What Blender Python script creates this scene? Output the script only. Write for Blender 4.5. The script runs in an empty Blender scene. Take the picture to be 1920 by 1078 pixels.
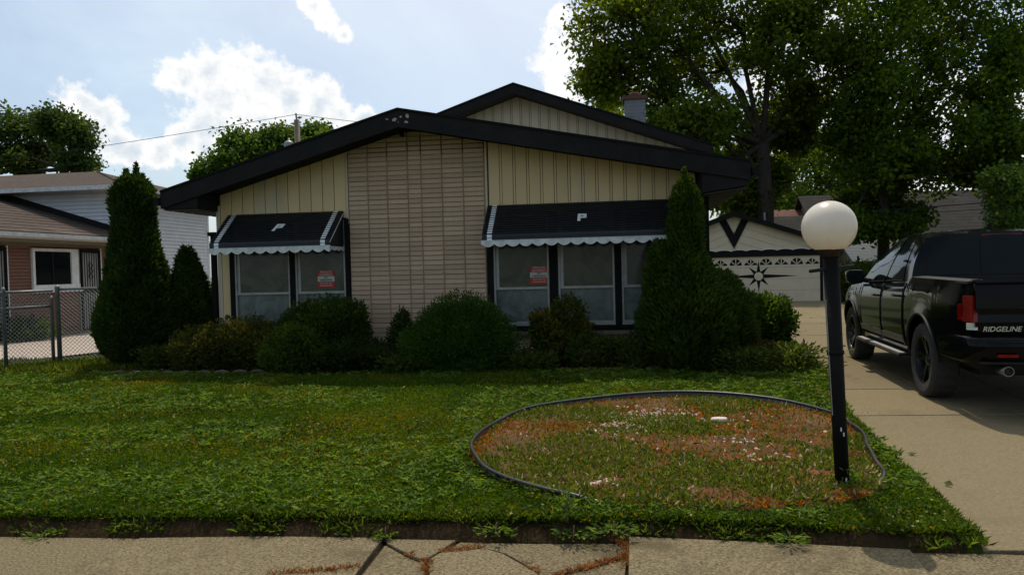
import bpy, math, random
import numpy as np
from mathutils import Matrix, Vector

# ------------------------------------------------------------------ camera, sky, sun
SC = bpy.context.scene
COL = SC.collection
R = math.radians
F, CX, CY, CH = 1380.0, 960.0, 539.0, 1.45          # photo focal length in pixels, centre, lens height
ROLL, PITCH = R(1.4), R(-1.45)
_fw = np.array([0, math.cos(PITCH), math.sin(PITCH)]); _r0 = np.array([1.0, 0, 0]); _u0 = np.cross(_r0, _fw)
_rt = math.cos(ROLL) * _r0 - math.sin(ROLL) * _u0
_up = math.sin(ROLL) * _r0 + math.cos(ROLL) * _u0
CPOS = np.array([0, 0, CH])
cam_d = bpy.data.cameras.new('camera'); cam = bpy.data.objects.new('camera', cam_d); COL.objects.link(cam)
cam_d.sensor_width = 36; cam_d.lens = F / 1920 * 36; cam_d.clip_end = 3000; cam_d.clip_start = 0.05
cam.matrix_world = Matrix(((_rt[0], _up[0], -_fw[0], 0), (_rt[1], _up[1], -_fw[1], 0), (_rt[2], _up[2], -_fw[2], CH), (0, 0, 0, 1)))
SC.camera = cam
SC.view_settings.view_transform = 'Standard'; SC.view_settings.look = 'None'
SC.view_settings.exposure = 0.0; SC.view_settings.gamma = 1.0
SUN_EL, SUN_AZ = R(62.5), R(3.5)                        # azimuth measured from +Y towards +X

def ray(x, y): return _fw + (x - CX) / F * _rt - (y - CY) / F * _up
def gnd(x, y, z=0.0):
    d = ray(x, y); return CPOS + d * (z - CH) / d[2]
def dep(x, y, Y):
    d = ray(x, y); return CPOS + d * Y / d[1]

world = bpy.data.worlds.new('World'); SC.world = world; world.use_nodes = True
def build_world():
    nt = world.node_tree; N = nt.nodes; L = nt.links; N.clear()
    out = N.new('ShaderNodeOutputWorld'); bg = N.new('ShaderNodeBackground'); bg.inputs[1].default_value = 0.13
    L.new(bg.outputs[0], out.inputs[0])
    sky = N.new('ShaderNodeTexSky'); sky.sky_type = 'NISHITA'; sky.sun_disc = False
    sky.sun_elevation = SUN_EL; sky.sun_rotation = SUN_AZ; sky.air_density = 1.0; sky.dust_density = 2.2; sky.ozone_density = 1.2
    tc = N.new('ShaderNodeTexCoord'); D = tc.outputs['Generated']
    def math_(op, a, b=None, clamp=False):
        n = N.new('ShaderNodeMath'); n.operation = op; n.use_clamp = clamp
        for i, v in enumerate((a, b)):
            if v is None: continue
            if isinstance(v, (int, float)): n.inputs[i].default_value = v
            else: L.new(v, n.inputs[i])
        return n.outputs[0]
    def noise(scale, detail, rough=0.55, vec=D, dist=0.0):
        n = N.new('ShaderNodeTexNoise'); n.inputs['Scale'].default_value = scale; n.inputs['Detail'].default_value = detail
        n.inputs['Roughness'].default_value = rough; n.inputs['Distortion'].default_value = dist; L.new(vec, n.inputs['Vector']); return n.outputs['Fac']
    def smooth(v, a, b):
        n = N.new('ShaderNodeMapRange'); n.interpolation_type = 'SMOOTHSTEP'; L.new(v, n.inputs[0])
        n.inputs[1].default_value = a; n.inputs[2].default_value = b; return n.outputs[0]
    def mix(fac, a, b):
        n = N.new('ShaderNodeMix'); n.data_type = 'RGBA'
        for s, v in (('Factor', fac), ('A', a), ('B', b)):
            sock = [i for i in n.inputs if i.name == s and (i.type == 'RGBA' if s != 'Factor' else i.type == 'VALUE')][0]
            if isinstance(v, (int, float)): sock.default_value = v
            elif isinstance(v, tuple): sock.default_value = v
            else: L.new(v, sock)
        return [o for o in n.outputs if o.type == 'RGBA'][0]
    # cumulus heads: (photo x, y, angular radius in photo pixels)
    heads = [(345, 150, 42), (395, 135, 55), (450, 130, 50), (500, 160, 55), (430, 190, 90), (545, 185, 55), (600, 190, 52), (640, 215, 40), (680, 225, 32), (400, 240, 60),
             (480, 235, 70), (560, 230, 60),
             (150, 205, 45), (195, 215, 42), (175, 245, 48), (220, 265, 32), (250, 285, 26), (340, 265, 38), (300, 285, 30), (390, 285, 40), (430, 280, 36),
             (585, 12, 30), (612, 42, 26), (645, 66, 18), (1050, 60, 42), (1030, 110, 38), (1070, 140, 55), (1050, 30, 26), (1085, 90, 60),
             (1500, 120, 120), (1800, 260, 120), (-160, 240, 80), (-260, 260, 70), (2100, 200, 90), (2250, 180, 110)]
    acc = None
    for (x, y, r) in heads:
        d = ray(x, y); d = d / np.linalg.norm(d)
        vm = N.new('ShaderNodeVectorMath'); vm.operation = 'DISTANCE'; L.new(D, vm.inputs[0]); vm.inputs[1].default_value = tuple(d)
        v = math_('SUBTRACT', 1.0, math_('DIVIDE', vm.outputs['Value'], r / F))
        if acc is None: acc = v
        else:
            n = N.new('ShaderNodeMath'); n.operation = 'SMOOTH_MAX'; L.new(acc, n.inputs[0]); L.new(v, n.inputs[1]); n.inputs[2].default_value = 0.35; acc = n.outputs[0]
    n1 = noise(13, 9, 0.62); n2 = noise(52, 7, 0.65)
    fld = math_('ADD', acc, math_('ADD', math_('MULTIPLY', math_('SUBTRACT', n1, 0.5), 2.0), math_('MULTIPLY', math_('SUBTRACT', n2, 0.5), 0.9)))
    acc_m = smooth(fld, -0.05, 0.42)
    # scattered cumulus all round the horizon, outside the frame as well
    sep = N.new('ShaderNodeSeparateXYZ'); L.new(D, sep.inputs[0])
    deep = smooth(math_('ADD', fld, math_('MULTIPLY', math_('SUBTRACT', noise(7, 5, 0.55), 0.5), 2.4)), 0.30, 1.15)
    veil = math_('ADD', math_('MULTIPLY', smooth(noise(2.4, 6, 0.6, dist=0.8), 0.36, 0.75), 0.55), 0.12)
    bright = (8.2, 8.1, 7.9, 1); grey = (5.3, 5.9, 6.5, 1)
    c = mix(veil, sky.outputs[0], (5.9, 7.3, 8.1, 1))
    # hazy brightening of the air round the sun
    sd = (math.sin(SUN_AZ) * math.cos(SUN_EL), math.cos(SUN_AZ) * math.cos(SUN_EL), math.sin(SUN_EL))
    vm = N.new('ShaderNodeVectorMath'); vm.operation = 'DOT_PRODUCT'; L.new(D, vm.inputs[0]); vm.inputs[1].default_value = sd
    glow = math_('MULTIPLY', smooth(vm.outputs['Value'], 0.52, 1.0), 0.8)
    c = mix(glow, c, (7.9, 7.9, 7.9, 1))
    cl = mix(deep, bright, grey)
    c = mix(math_('MULTIPLY', acc_m, 0.93), c, cl)
    L.new(c, bg.inputs[0])
build_world()
sun_d = bpy.data.lights.new('sun', 'SUN'); sun_d.energy = 3.5; sun_d.angle = R(0.55); sun_d.color = (1.0, 0.92, 0.76)
sun = bpy.data.objects.new('sun', sun_d); COL.objects.link(sun)
_sd = Vector((math.sin(SUN_AZ) * math.cos(SUN_EL), math.cos(SUN_AZ) * math.cos(SUN_EL), math.sin(SUN_EL)))
sun.rotation_euler = _sd.to_track_quat('Z', 'Y').to_euler(); sun.location = (0, 5, 30)

# ------------------------------------------------------------------ materials
MATS = {}
def _nt(name):
    m = bpy.data.materials.new(name); m.use_nodes = True; nt = m.node_tree; nt.nodes.clear()
    out = nt.nodes.new('ShaderNodeOutputMaterial'); return m, nt, out
def mat(name, c1, c2=None, scale=6.0, rough=0.8, bump=0.0, bscale=60.0, metal=0.0, spec=0.4, stretch=(1, 1, 1), c3=None, s3=1.2, coat=0.0, lo=0.35, hi=0.65):
    """Principled surface: two tones mixed by noise, an optional third tone in large worn patches, fine relief."""
    if name in MATS: return MATS[name]
    m, nt, out = _nt(name); N = nt.nodes; L = nt.links
    p = N.new('ShaderNodeBsdfPrincipled'); L.new(p.outputs[0], out.inputs[0])
    p.inputs['Roughness'].default_value = rough; p.inputs['Metallic'].default_value = metal
    p.inputs['Specular IOR Level'].default_value = spec; p.inputs['Coat Weight'].default_value = coat
    tc = N.new('ShaderNodeTexCoord'); mp = N.new('ShaderNodeMapping'); mp.inputs['Scale'].default_value = stretch
    L.new(tc.outputs['Object'], mp.inputs[0])
    if c2 is None: c2 = tuple(v * 0.85 for v in c1)
    n = N.new('ShaderNodeTexNoise'); n.inputs['Scale'].default_value = scale; n.inputs['Detail'].default_value = 7; n.inputs['Roughness'].default_value = 0.62
    L.new(mp.outputs[0], n.inputs['Vector'])
    r = N.new('ShaderNodeValToRGB'); r.color_ramp.elements[0].position = lo; r.color_ramp.elements[1].position = hi
    r.color_ramp.elements[0].color = (*c1, 1); r.color_ramp.elements[1].color = (*c2, 1); L.new(n.outputs['Fac'], r.inputs[0])
    col = r.outputs[0]
    if c3 is not None:
        n3 = N.new('ShaderNodeTexNoise'); n3.inputs['Scale'].default_value = s3; n3.inputs['Detail'].default_value = 8; n3.inputs['Roughness'].default_value = 0.7
        L.new(mp.outputs[0], n3.inputs['Vector'])
        mr = N.new('ShaderNodeMapRange'); mr.interpolation_type = 'SMOOTHSTEP'; mr.inputs[1].default_value = 0.5; mr.inputs[2].default_value = 0.68; L.new(n3.outputs['Fac'], mr.inputs[0])
        mx = N.new('ShaderNodeMix'); mx.data_type = 'RGBA'; L.new(mr.outputs[0], mx.inputs[0]); L.new(col, mx.inputs[6]); mx.inputs[7].default_value = (*c3, 1); col = mx.outputs[2]
    L.new(col, p.inputs['Base Color'])
    if bump:
        nb = N.new('ShaderNodeTexNoise'); nb.inputs['Scale'].default_value = bscale; nb.inputs['Detail'].default_value = 5; L.new(mp.outputs[0], nb.inputs['Vector'])
        b = N.new('ShaderNodeBump'); b.inputs['Strength'].default_value = bump; b.inputs['Distance'].default_value = 0.02; L.new(nb.outputs['Fac'], b.inputs['Height']); L.new(b.outputs[0], p.inputs['Normal'])
    MATS[name] = m; return m
def leafmat(name, transl=0.35, rough=0.55):
    """Leaves: colour from the per-leaf attribute, part of the light passing through the blade."""
    if name in MATS: return MATS[name]
    m, nt, out = _nt(name); N = nt.nodes; L = nt.links
    a = N.new('ShaderNodeAttribute'); a.attribute_name = 'col'
    d = N.new('ShaderNodeBsdfPrincipled'); d.inputs['Roughness'].default_value = rough; d.inputs['Specular IOR Level'].default_value = 0.12
    t = N.new('ShaderNodeBsdfTranslucent'); mx = N.new('ShaderNodeMixShader'); mx.inputs[0].default_value = transl
    hs = N.new('ShaderNodeHueSaturation'); hs.inputs['Hue'].default_value = 0.485; hs.inputs['Saturation'].default_value = 1.1; hs.inputs['Value'].default_value = 1.75
    L.new(a.outputs['Color'], d.inputs['Base Color']); L.new(a.outputs['Color'], hs.inputs['Color']); L.new(hs.outputs[0], t.inputs[0])
    L.new(d.outputs[0], mx.inputs[1]); L.new(t.outputs[0], mx.inputs[2]); L.new(mx.outputs[0], out.inputs[0])
    MATS[name] = m; return m
def glassmat(name, tint, rough=0.05, dirt=None, dscale=3.0, spec=0.3):
    if name in MATS: return MATS[name]
    m, nt, out = _nt(name); N = nt.nodes; L = nt.links
    p = N.new('ShaderNodeBsdfPrincipled'); p.inputs['Roughness'].default_value = rough; p.inputs['Specular IOR Level'].default_value = spec; L.new(p.outputs[0], out.inputs[0])
    p.inputs['Base Color'].default_value = (*tint, 1)
    if dirt:
        tc = N.new('ShaderNodeTexCoord'); n = N.new('ShaderNodeTexNoise'); n.inputs['Scale'].default_value = dscale; n.inputs['Detail'].default_value = 8; n.inputs['Roughness'].default_value = 0.7; n.inputs['Distortion'].default_value = 0.6
        L.new(tc.outputs['Object'], n.inputs['Vector']); r = N.new('ShaderNodeValToRGB'); r.color_ramp.elements[0].position = 0.38; r.color_ramp.elements[1].position = 0.72
        r.color_ramp.elements[0].color = (*tint, 1); r.color_ramp.elements[1].color = (*dirt, 1); L.new(n.outputs['Fac'], r.inputs[0]); L.new(r.outputs[0], p.inputs['Base Color'])
    MATS[name] = m; return m

brick_m = mat('tan_brick', (0.55, 0.385, 0.26), (0.48, 0.335, 0.225), 5, 0.9, 0.5, 70, c3=(0.48, 0.365, 0.27), s3=2.0)
mortar_m = mat('brown_mortar', (0.32, 0.185, 0.12), (0.40, 0.25, 0.165), 18, 0.95, 0.4)
cream_m = mat('cream_board', (0.67, 0.485, 0.255), (0.62, 0.445, 0.23), 3, 0.65, 0.15, 30, c3=(0.54, 0.44, 0.30), s3=0.9, stretch=(1, 1, 0.35))
cream2_m = mat('pale_cream_board', (0.60, 0.49, 0.35), (0.54, 0.44, 0.31), 3, 0.7, 0.15, 30, stretch=(1, 1, 0.35))
groove_m = mat('groove_brown', (0.10, 0.075, 0.045), rough=0.95)
black_m = mat('black_paint', (0.006, 0.006, 0.006), (0.011, 0.010, 0.009), 5, 0.7, 0.2, 40, spec=0.10)
char_m = mat('charcoal_paint', (0.010, 0.010, 0.0105), (0.017, 0.015, 0.0145), 4, 0.7, 0.25, 35, spec=0.12, c3=(0.013, 0.010, 0.008))
slat_m = mat('black_aluminium', (0.008, 0.010, 0.0125), (0.013, 0.015, 0.018), 9, 0.45, 0.05, 50, spec=0.3)
white_m = mat('white_paint', (0.74, 0.74, 0.72), (0.60, 0.60, 0.57), 8, 0.6)
valance_m = mat('dusty_white_metal', (0.62, 0.62, 0.60), (0.42, 0.42, 0.40), 10, 0.5)
alu_m = mat('dull_aluminium', (0.36, 0.35, 0.32), (0.27, 0.26, 0.24), 9, 0.5, metal=0.35)
pane_m = glassmat('dusty_pane', (0.050, 0.050, 0.034), 0.10, (0.125, 0.12, 0.09), 2.6)
pane2_m = glassmat('plastic_covered_pane', (0.075, 0.088, 0.080), 0.20, (0.18, 0.195, 0.18), 3.5)
shingle_m = mat('brown_shingle', (0.095, 0.073, 0.06), (0.06, 0.046, 0.038), 14, 0.95, 0.6, 60, spec=0.1, c3=(0.115, 0.092, 0.078), s3=0.8, stretch=(0.5, 1, 1))
greyroof_m = mat('grey_shingle', (0.044, 0.041, 0.037), (0.030, 0.028, 0.026), 10, 0.95, 0.5, 30, spec=0.08, c3=(0.052, 0.048, 0.043))
darkroof_m = mat('dark_shingle', (0.05, 0.045, 0.042), (0.075, 0.068, 0.06), 12, 0.95, 0.5, 40)
redroof_m = mat('red_brown_shingle', (0.15, 0.062, 0.045), (0.11, 0.05, 0.04), 6, 0.95, 0.4, 30)
siding_m = mat('white_vinyl', (0.66, 0.66, 0.68), (0.58, 0.58, 0.60), 3, 0.6)
conc_m = mat('concrete', (0.095, 0.074, 0.040), (0.275, 0.22, 0.13), 75, 0.95, 0.9, 110, c3=(0.105, 0.082, 0.046), s3=1.5, spec=0.15, lo=0.36, hi=0.64)
conc2_m = mat('driveway_concrete', (0.155, 0.122, 0.068), (0.245, 0.195, 0.115), 55, 0.95, 0.7, 100, c3=(0.165, 0.128, 0.072), s3=0.7, spec=0.15, lo=0.3, hi=0.7)
conc3_m = mat('pinkish_concrete', (0.42, 0.34, 0.29), (0.35, 0.29, 0.25), 4, 0.95, 0.5, 70)
soil_m = mat('dark_soil', (0.022, 0.014, 0.007), (0.042, 0.027, 0.013), 16, 0.98, 0.9, 45, spec=0.05)
lawn_m = mat('lawn_soil', (0.024, 0.040, 0.006), (0.040, 0.052, 0.008), 7, 0.98, 0.9, 50, c3=(0.055, 0.048, 0.012), s3=0.9, spec=0.1)
bedsoil_m = mat('rusty_bed_soil', (0.105, 0.042, 0.010), (0.06, 0.034, 0.010), 5, 0.98, 0.9, 60, c3=(0.17, 0.066, 0.016), s3=1.6)
ground_m = mat('rough_grass', (0.055, 0.075, 0.018), (0.08, 0.095, 0.022), 3, 0.98, 0.7, 20, c3=(0.05, 0.06, 0.015))
steel_m = mat('galvanised_steel', (0.24, 0.25, 0.24), (0.17, 0.18, 0.17), 14, 0.5, metal=0.6)
bark_m = mat('bark', (0.050, 0.038, 0.028), (0.030, 0.023, 0.017), 7, 0.95, 0.8, 18, stretch=(1, 1, 0.25))
twig_m = mat('dry_twig', (0.22, 0.15, 0.09), rough=0.9)
redbrick_m = mat('pink_brick', (0.21, 0.105, 0.075), (0.165, 0.082, 0.06), 22, 0.9, 0.5, 60)
globe_m = mat('milky_globe', (0.80, 0.76, 0.70), (0.75, 0.70, 0.63), 7, 0.28, 0.0, spec=0.5, c3=(0.64, 0.56, 0.46), s3=1.6, stretch=(2.5, 2.5, 1))
def _milky():
    nt = globe_m.node_tree; out = [n for n in nt.nodes if n.type == 'OUTPUT_MATERIAL'][0]; p = [n for n in nt.nodes if n.type == 'BSDF_PRINCIPLED'][0]
    t = nt.nodes.new('ShaderNodeBsdfTranslucent'); t.inputs[0].default_value = (0.92, 0.80, 0.64, 1); mx = nt.nodes.new('ShaderNodeMixShader'); mx.inputs[0].default_value = 0.35
    nt.links.new(p.outputs[0], mx.inputs[1]); nt.links.new(t.outputs[0], mx.inputs[2]); nt.links.new(mx.outputs[0], out.inputs[0])
_milky()
rust_m = mat('rust', (0.12, 0.05, 0.03), (0.08, 0.04, 0.03), 20, 0.9)
garage_m = mat('tan_board', (0.62, 0.50, 0.35), (0.55, 0.44, 0.31), 2, 0.75, 0.15, 20)
wood_m = mat('weathered_wood', (0.22, 0.17, 0.12), (0.15, 0.12, 0.09), 6, 0.9, 0.4, 30, stretch=(1, 1, 0.3))
carp_m = mat('black_car_paint', (0.003, 0.0035, 0.0035), (0.004, 0.0042, 0.0042), 4, 0.08, spec=0.14)
cglass_m = glassmat('tinted_car_glass', (0.005, 0.008, 0.009), 0.03, spec=0.10)
rubber_m = mat('tyre_rubber', (0.022, 0.021, 0.02), (0.034, 0.032, 0.03), 20, 0.9, 0.3, 60)
plastic_m = mat('black_plastic', (0.010, 0.010, 0.010), (0.015, 0.0145, 0.014), 12, 0.6, spec=0.25)
rim_m = mat('black_alloy', (0.02, 0.02, 0.022), rough=0.22, spec=0.6, metal=0.5)
chrome_m = mat('brushed_metal', (0.22, 0.215, 0.20), (0.16, 0.155, 0.15), 20, 0.35, metal=0.9)
redlens_m = mat('red_lens', (0.22, 0.004, 0.003), (0.13, 0.002, 0.002), 14, 0.15, spec=0.35)
clearlens_m = mat('clear_lens', (0.62, 0.60, 0.52), (0.5, 0.49, 0.43), 30, 0.15, spec=0.6)
badge_m = mat('badge_metal', (0.60, 0.55, 0.45), rough=0.35, metal=0.6)
hose_m = mat('grey_black_edging', (0.014, 0.014, 0.015), (0.03, 0.03, 0.031), 6, 0.38, 0.1, 30, spec=0.5)
red_m = mat('sign_red', (0.42, 0.035, 0.02), (0.36, 0.03, 0.02), 10, 0.6)
signw_m = mat('sign_white', (0.52, 0.48, 0.40), rough=0.6)
bag_m = mat('grey_plastic_bag', (0.10, 0.105, 0.115), (0.16, 0.165, 0.18), 9, 0.3, 0.5, 14, spec=0.6)
stone_m = mat('pale_stone', (0.13, 0.105, 0.075), (0.09, 0.075, 0.055), 12, 0.9, 0.5, 30)
chip_m = mat('white_marble_chip', (0.62, 0.52, 0.45), (0.45, 0.37, 0.31), 40, 0.85)
leaf_m = leafmat('foliage', 0.50); needle_m = leafmat('evergreen_foliage', 0.25, 0.65); grass_m = leafmat('grass_blades', 0.45, 0.6); straw_m = leafmat('dry_straw', 0.2, 0.9)

# ------------------------------------------------------------------ mesh helpers
def link(o, parent=None):
    COL.objects.link(o)
    if parent is not None: o.parent = parent
    return o
def tag(o, label=None, cat=None, group=None, kind=None):
    if label: o['label'] = label
    if cat: o['category'] = cat
    if group: o['group'] = group
    if kind: o['kind'] = kind
    return o
def empty(name, loc=(0, 0, 0), rz=0.0):
    o = bpy.data.objects.new(name, None); COL.objects.link(o); o.location = loc; o.rotation_euler = (0, 0, rz); o.empty_display_size = 0.2; return o
def npmesh(name, V, Fc, cols=None):
    V = np.asarray(V, dtype=np.float32); Fc = np.asarray(Fc, dtype=np.int32); k = Fc.shape[1]
    me = bpy.data.meshes.new(name); me.vertices.add(len(V)); me.vertices.foreach_set('co', V.ravel())
    me.loops.add(Fc.size); me.loops.foreach_set('vertex_index', Fc.ravel())
    me.polygons.add(len(Fc)); me.polygons.foreach_set('loop_start', np.arange(len(Fc), dtype=np.int32) * k)
    me.update(calc_edges=True)
    if cols is not None:
        a = me.attributes.new('col', 'FLOAT_COLOR', 'POINT'); c4 = np.ones((len(V), 4), np.float32); c4[:, :3] = cols; a.data.foreach_set('color', c4.ravel())
    return me
class MB:
    def __init__(s): s.v = []; s.f = []; s.smooth = False
    def add(s, vs, fs):
        b = len(s.v); s.v += [tuple(float(c) for c in p) for p in vs]; s.f += [tuple(b + i for i in f) for f in fs]; return s
    def box(s, x0, x1, y0, y1, z0, z1):
        return s.add([(x0, y0, z0), (x1, y0, z0), (x1, y1, z0), (x0, y1, z0), (x0, y0, z1), (x1, y0, z1), (x1, y1, z1), (x0, y1, z1)],
                     [(0, 3, 2, 1), (4, 5, 6, 7), (0, 1, 5, 4), (1, 2, 6, 5), (2, 3, 7, 6), (3, 0, 4, 7)])
    def prism(s, poly, off):
        """poly: 3D points (planar ring), off: extrusion vector"""
        n = len(poly); off = Vector(off); P = [Vector([float(c) for c in p]) for p in poly]
        return s.add(P + [p + off for p in P], [tuple(range(n - 1, -1, -1)), tuple(range(n, 2 * n))] + [(i, (i + 1) % n, n + (i + 1) % n, n + i) for i in range(n)])
    def tube(s, pts, rad, n=8, caps=True):
        P = [Vector([float(c) for c in p]) for p in pts]; rr = rad if isinstance(rad, (list, tuple)) else [rad] * len(P); base = len(s.v); up = None
        for i, p in enumerate(P):
            t = (P[min(i + 1, len(P) - 1)] - P[max(i - 1, 0)])
            t = t.normalized() if t.length > 1e-9 else Vector((0, 0, 1))
            if up is None: up = Vector((0, 0, 1)) if abs(t.z) < 0.9 else Vector((1, 0, 0))
            a = t.cross(up); a = a.normalized() if a.length > 1e-6 else t.orthogonal().normalized(); b = a.cross(t).normalized(); up = b
            for k in range(n):
                an = 2 * math.pi * k / n; q = p + (a * math.cos(an) + b * math.sin(an)) * rr[i]; s.v.append(tuple(q))
        for i in range(len(P) - 1):
            for k in range(n):
                a0 = base + i * n + k; a1 = base + i * n + (k + 1) % n; s.f.append((a0, a1, a1 + n, a0 + n))
        if caps: s.f.append(tuple(base + k for k in range(n - 1, -1, -1))); s.f.append(tuple(base + (len(P) - 1) * n + k for k in range(n)))
        return s
    def lathe(s, prof, n=24, axis='z', c=(0, 0, 0)):
        base = len(s.v); m = len(prof)
        for k in range(n):
            an = 2 * math.pi * k / n; ca, sa = math.cos(an), math.sin(an)
            for (r, h) in prof:
                if axis == 'z': q = (c[0] + r * ca, c[1] + r * sa, c[2] + h)
                elif axis == 'y': q = (c[0] + r * ca, c[1] + h, c[2] + r * sa)
                else: q = (c[0] + h, c[1] + r * ca, c[2] + r * sa)
                s.v.append(q)
        for k in range(n):
            for i in range(m - 1):
                a = base + k * m + i; b = base + ((k + 1) % n) * m + i; s.f.append((a, b, b + 1, a + 1))
        return s
    def grid(s, G):
        """G: rows of points"""
        nr, nc = len(G), len(G[0]); base = len(s.v)
        for r in G: s.v += [tuple(float(c) for c in p) for p in r]
        for i in range(nr - 1):
            for j in range(nc - 1): a = base + i * nc + j; s.f.append((a, a + 1, a + nc + 1, a + nc))
        return s
    def mesh(s, name, m):
        me = bpy.data.meshes.new(name); me.from_pydata(s.v, [], s.f); me.update()
        if m: me.materials.append(m)
        if s.smooth: me.polygons.foreach_set('use_smooth', [True] * len(me.polygons))
        return me
    def build(s, name, m, parent=None, loc=None, rz=None, bevel=0.0, smooth=None):
        if smooth is not None: s.smooth = smooth
        o = bpy.data.objects.new(name, s.mesh(name, m)); link(o, parent)
        if loc is not None: o.location = loc
        if rz is not None: o.rotation_euler = (0, 0, rz)
        if bevel: b = o.modifiers.new('bevel', 'BEVEL'); b.width = bevel; b.segments = 2; b.limit_method = 'ANGLE'
        return o
def text_mesh(s, size, extrude=0.002, shear=0.0, align='CENTER', bold=0.0):
    cu = bpy.data.curves.new('txt', 'FONT'); cu.body = s; cu.size = size; cu.extrude = extrude; cu.shear = shear; cu.align_x = align; cu.align_y = 'CENTER'; cu.offset = bold; cu.resolution_u = 3
    o = bpy.data.objects.new('txt', cu); COL.objects.link(o); dg = bpy.context.evaluated_depsgraph_get()
    me = bpy.data.meshes.new_from_object(o.evaluated_get(dg)); bpy.data.objects.remove(o); bpy.data.curves.remove(cu); return me
def copy_tree(o, parent=None):
    c = o.copy(); COL.objects.link(c); c.parent = parent
    for ch in list(o.children): copy_tree(ch, c)
    return c
rng = np.random.default_rng(7); random.seed(7)
def vnoise(x, y, s, seed=0):
    """cheap smooth 2-D value noise, 0..1"""
    x = np.asarray(x, float) * s + 37.7 * seed; y = np.asarray(y, float) * s + 11.3 * seed
    xi = np.floor(x).astype(int); yi = np.floor(y).astype(int); fx = x - xi; fy = y - yi; fx = fx * fx * (3 - 2 * fx); fy = fy * fy * (3 - 2 * fy)
    def h(a, b):
        v = np.sin(a * 127.1 + b * 311.7 + seed * 17.17) * 43758.5453; return v - np.floor(v)
    return (h(xi, yi) * (1 - fx) + h(xi + 1, yi) * fx) * (1 - fy) + (h(xi, yi + 1) * (1 - fx) + h(xi + 1, yi + 1) * fx) * fy
def unit(a): return a / np.maximum(np.linalg.norm(a, axis=1, keepdims=True), 1e-9)
def leaf_geo(P, Dv, ln, wd, cols, g=None, fold=0.25):
    """kite-shaped leaves: P roots, Dv direction, ln length, wd width (arrays)"""
    g = g or rng; n = len(P); Dv = unit(Dv); side = unit(np.cross(Dv, g.normal(size=(n, 3)))); nrm = np.cross(Dv, side)
    ln = np.broadcast_to(ln, (n,))[:, None]; wd = np.broadcast_to(wd, (n,))[:, None]
    mid = P + Dv * ln * 0.5 + nrm * ln * fold * 0.4
    V = np.stack([P, mid + side * wd * 0.5, P + Dv * ln - nrm * ln * fold * 0.3, mid - side * wd * 0.5], 1).reshape(-1, 3)
    b = np.arange(n)[:, None] * 4; T = np.concatenate([b + [0, 1, 2], b + [0, 2, 3]], 0)
    return V, T, np.repeat(cols, 4, 0)
def leaf_obj(name, geos, m, parent=None):
    Vs, Ts, Cs = [], [], []; off = 0
    for V, T, C_ in geos: Vs.append(V); Ts.append(T + off); Cs.append(C_); off += len(V)
    me = npmesh(name, np.concatenate(Vs), np.concatenate(Ts), np.concatenate(Cs)); me.materials.append(m)
    return link(bpy.data.objects.new(name, me), parent)
def mixc(a, b, t): t = np.asarray(t)[:, None]; return np.asarray(a)[None] * (1 - t) + np.asarray(b)[None] * t

# ------------------------------------------------------------------ ground, lawn, paving
HA = R(7.8)                                            # the house stands turned by this much
HO = dep(860, 500, 11.1); HO[2] = 0.0                   # foot of the front wall
HU = np.array([math.cos(HA), -math.sin(HA), 0]); HV = np.array([math.sin(HA), math.cos(HA), 0])
def hw(u, v, z=0.0): return HO + HU * u + HV * v + np.array([0, 0, z])
def front_y(x): return HO[1] - (x - HO[0]) * math.tan(HA)   # y of the front wall line at x
def gz(y): return -0.0118 * np.clip(np.asarray(y, float) - 13.0, 0, 20)
LAWN = 0.08
drive_l = [(2.10, 2.75), (2.29, 3.62), (2.59, 4.86), (3.05, 6.72), (3.72, 8.65), (5.14, 13.4), (6.1, 17.0), (7.2, 24), (8.0, 31.6)]
drive_r = [(5.6, 2.2), (5.9, 3.3), (6.3, 4.86), (6.75, 6.72), (7.25, 8.65), (8.5, 13.4), (9.5, 17.0), (11.3, 24), (13.3, 30.9)]
_dl = np.array(drive_l)
def drive_edge(y): return np.interp(y, _dl[:, 1], _dl[:, 0])
edge = np.array([(-16, 5.55), (-9, 4.75), (-5, 4.36), (-2.96, 4.17), (-1.40, 4.06), (-0.73, 3.985), (0.59, 3.872), (1.2, 3.76), (1.95, 3.605), (2.30, 3.58)])
def walk_edge(x): return np.interp(x, edge[:, 0], edge[:, 1])

ys = [-60, -20, 0, 3, 6, 13, 18, 23, 28, 33, 45, 80, 200, 900]; xs = [-900, -200, -60, -20, -8, 0, 8, 20, 60, 200, 900]
g = MB().grid([[(x, y, float(gz(y)) - 0.09) for x in xs] for y in ys]).build('ground', ground_m); tag(g, kind='structure')

# lawn sheet with a ragged earth face towards the sidewalk
def make_lawn():
    nx, ny = 150, 70; G = []
    sx = np.linspace(0, 1, nx)
    for j in range(ny):
        row = []
        for s in sx:
            x0 = -15.5 + s * (2.22 + 15.5)
            ye = float(walk_edge(x0)); rag = 0.075 * (float(vnoise(x0, 0, 2.2, 3)) - 0.3) + 0.05 * float(vnoise(x0, 0, 9, 4))
            if j == 0: y, z = ye - 0.015, -0.02
            elif j == 1: y, z = ye + 0.012 + rag * 0.3, 0.022
            elif j == 2: y, z = ye + 0.05 + rag, 0.062
            else:
                t = (j - 3) / (ny - 4); y = (ye + 0.085 + rag) * (1 - t) + 13.2 * t; z = None
            x = -15.5 + s * (float(drive_edge(y)) - 0.012 + 0.03 * float(vnoise(y, 0, 3, 9)) + 15.5)
            if z is None: z = LAWN - 0.006 + 0.022 * (float(vnoise(x, y, 1.1, 1)) - 0.5) + 0.018 * (float(vnoise(x, y, 4, 2)) - 0.5)
            if s > 0.985: z = min(z, 0.045)
            row.append((x, y, z))
        G.append(row)
    o = MB().grid(G).build('lawn', lawn_m, smooth=True); tag(o, kind='structure'); return o
make_lawn()
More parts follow.
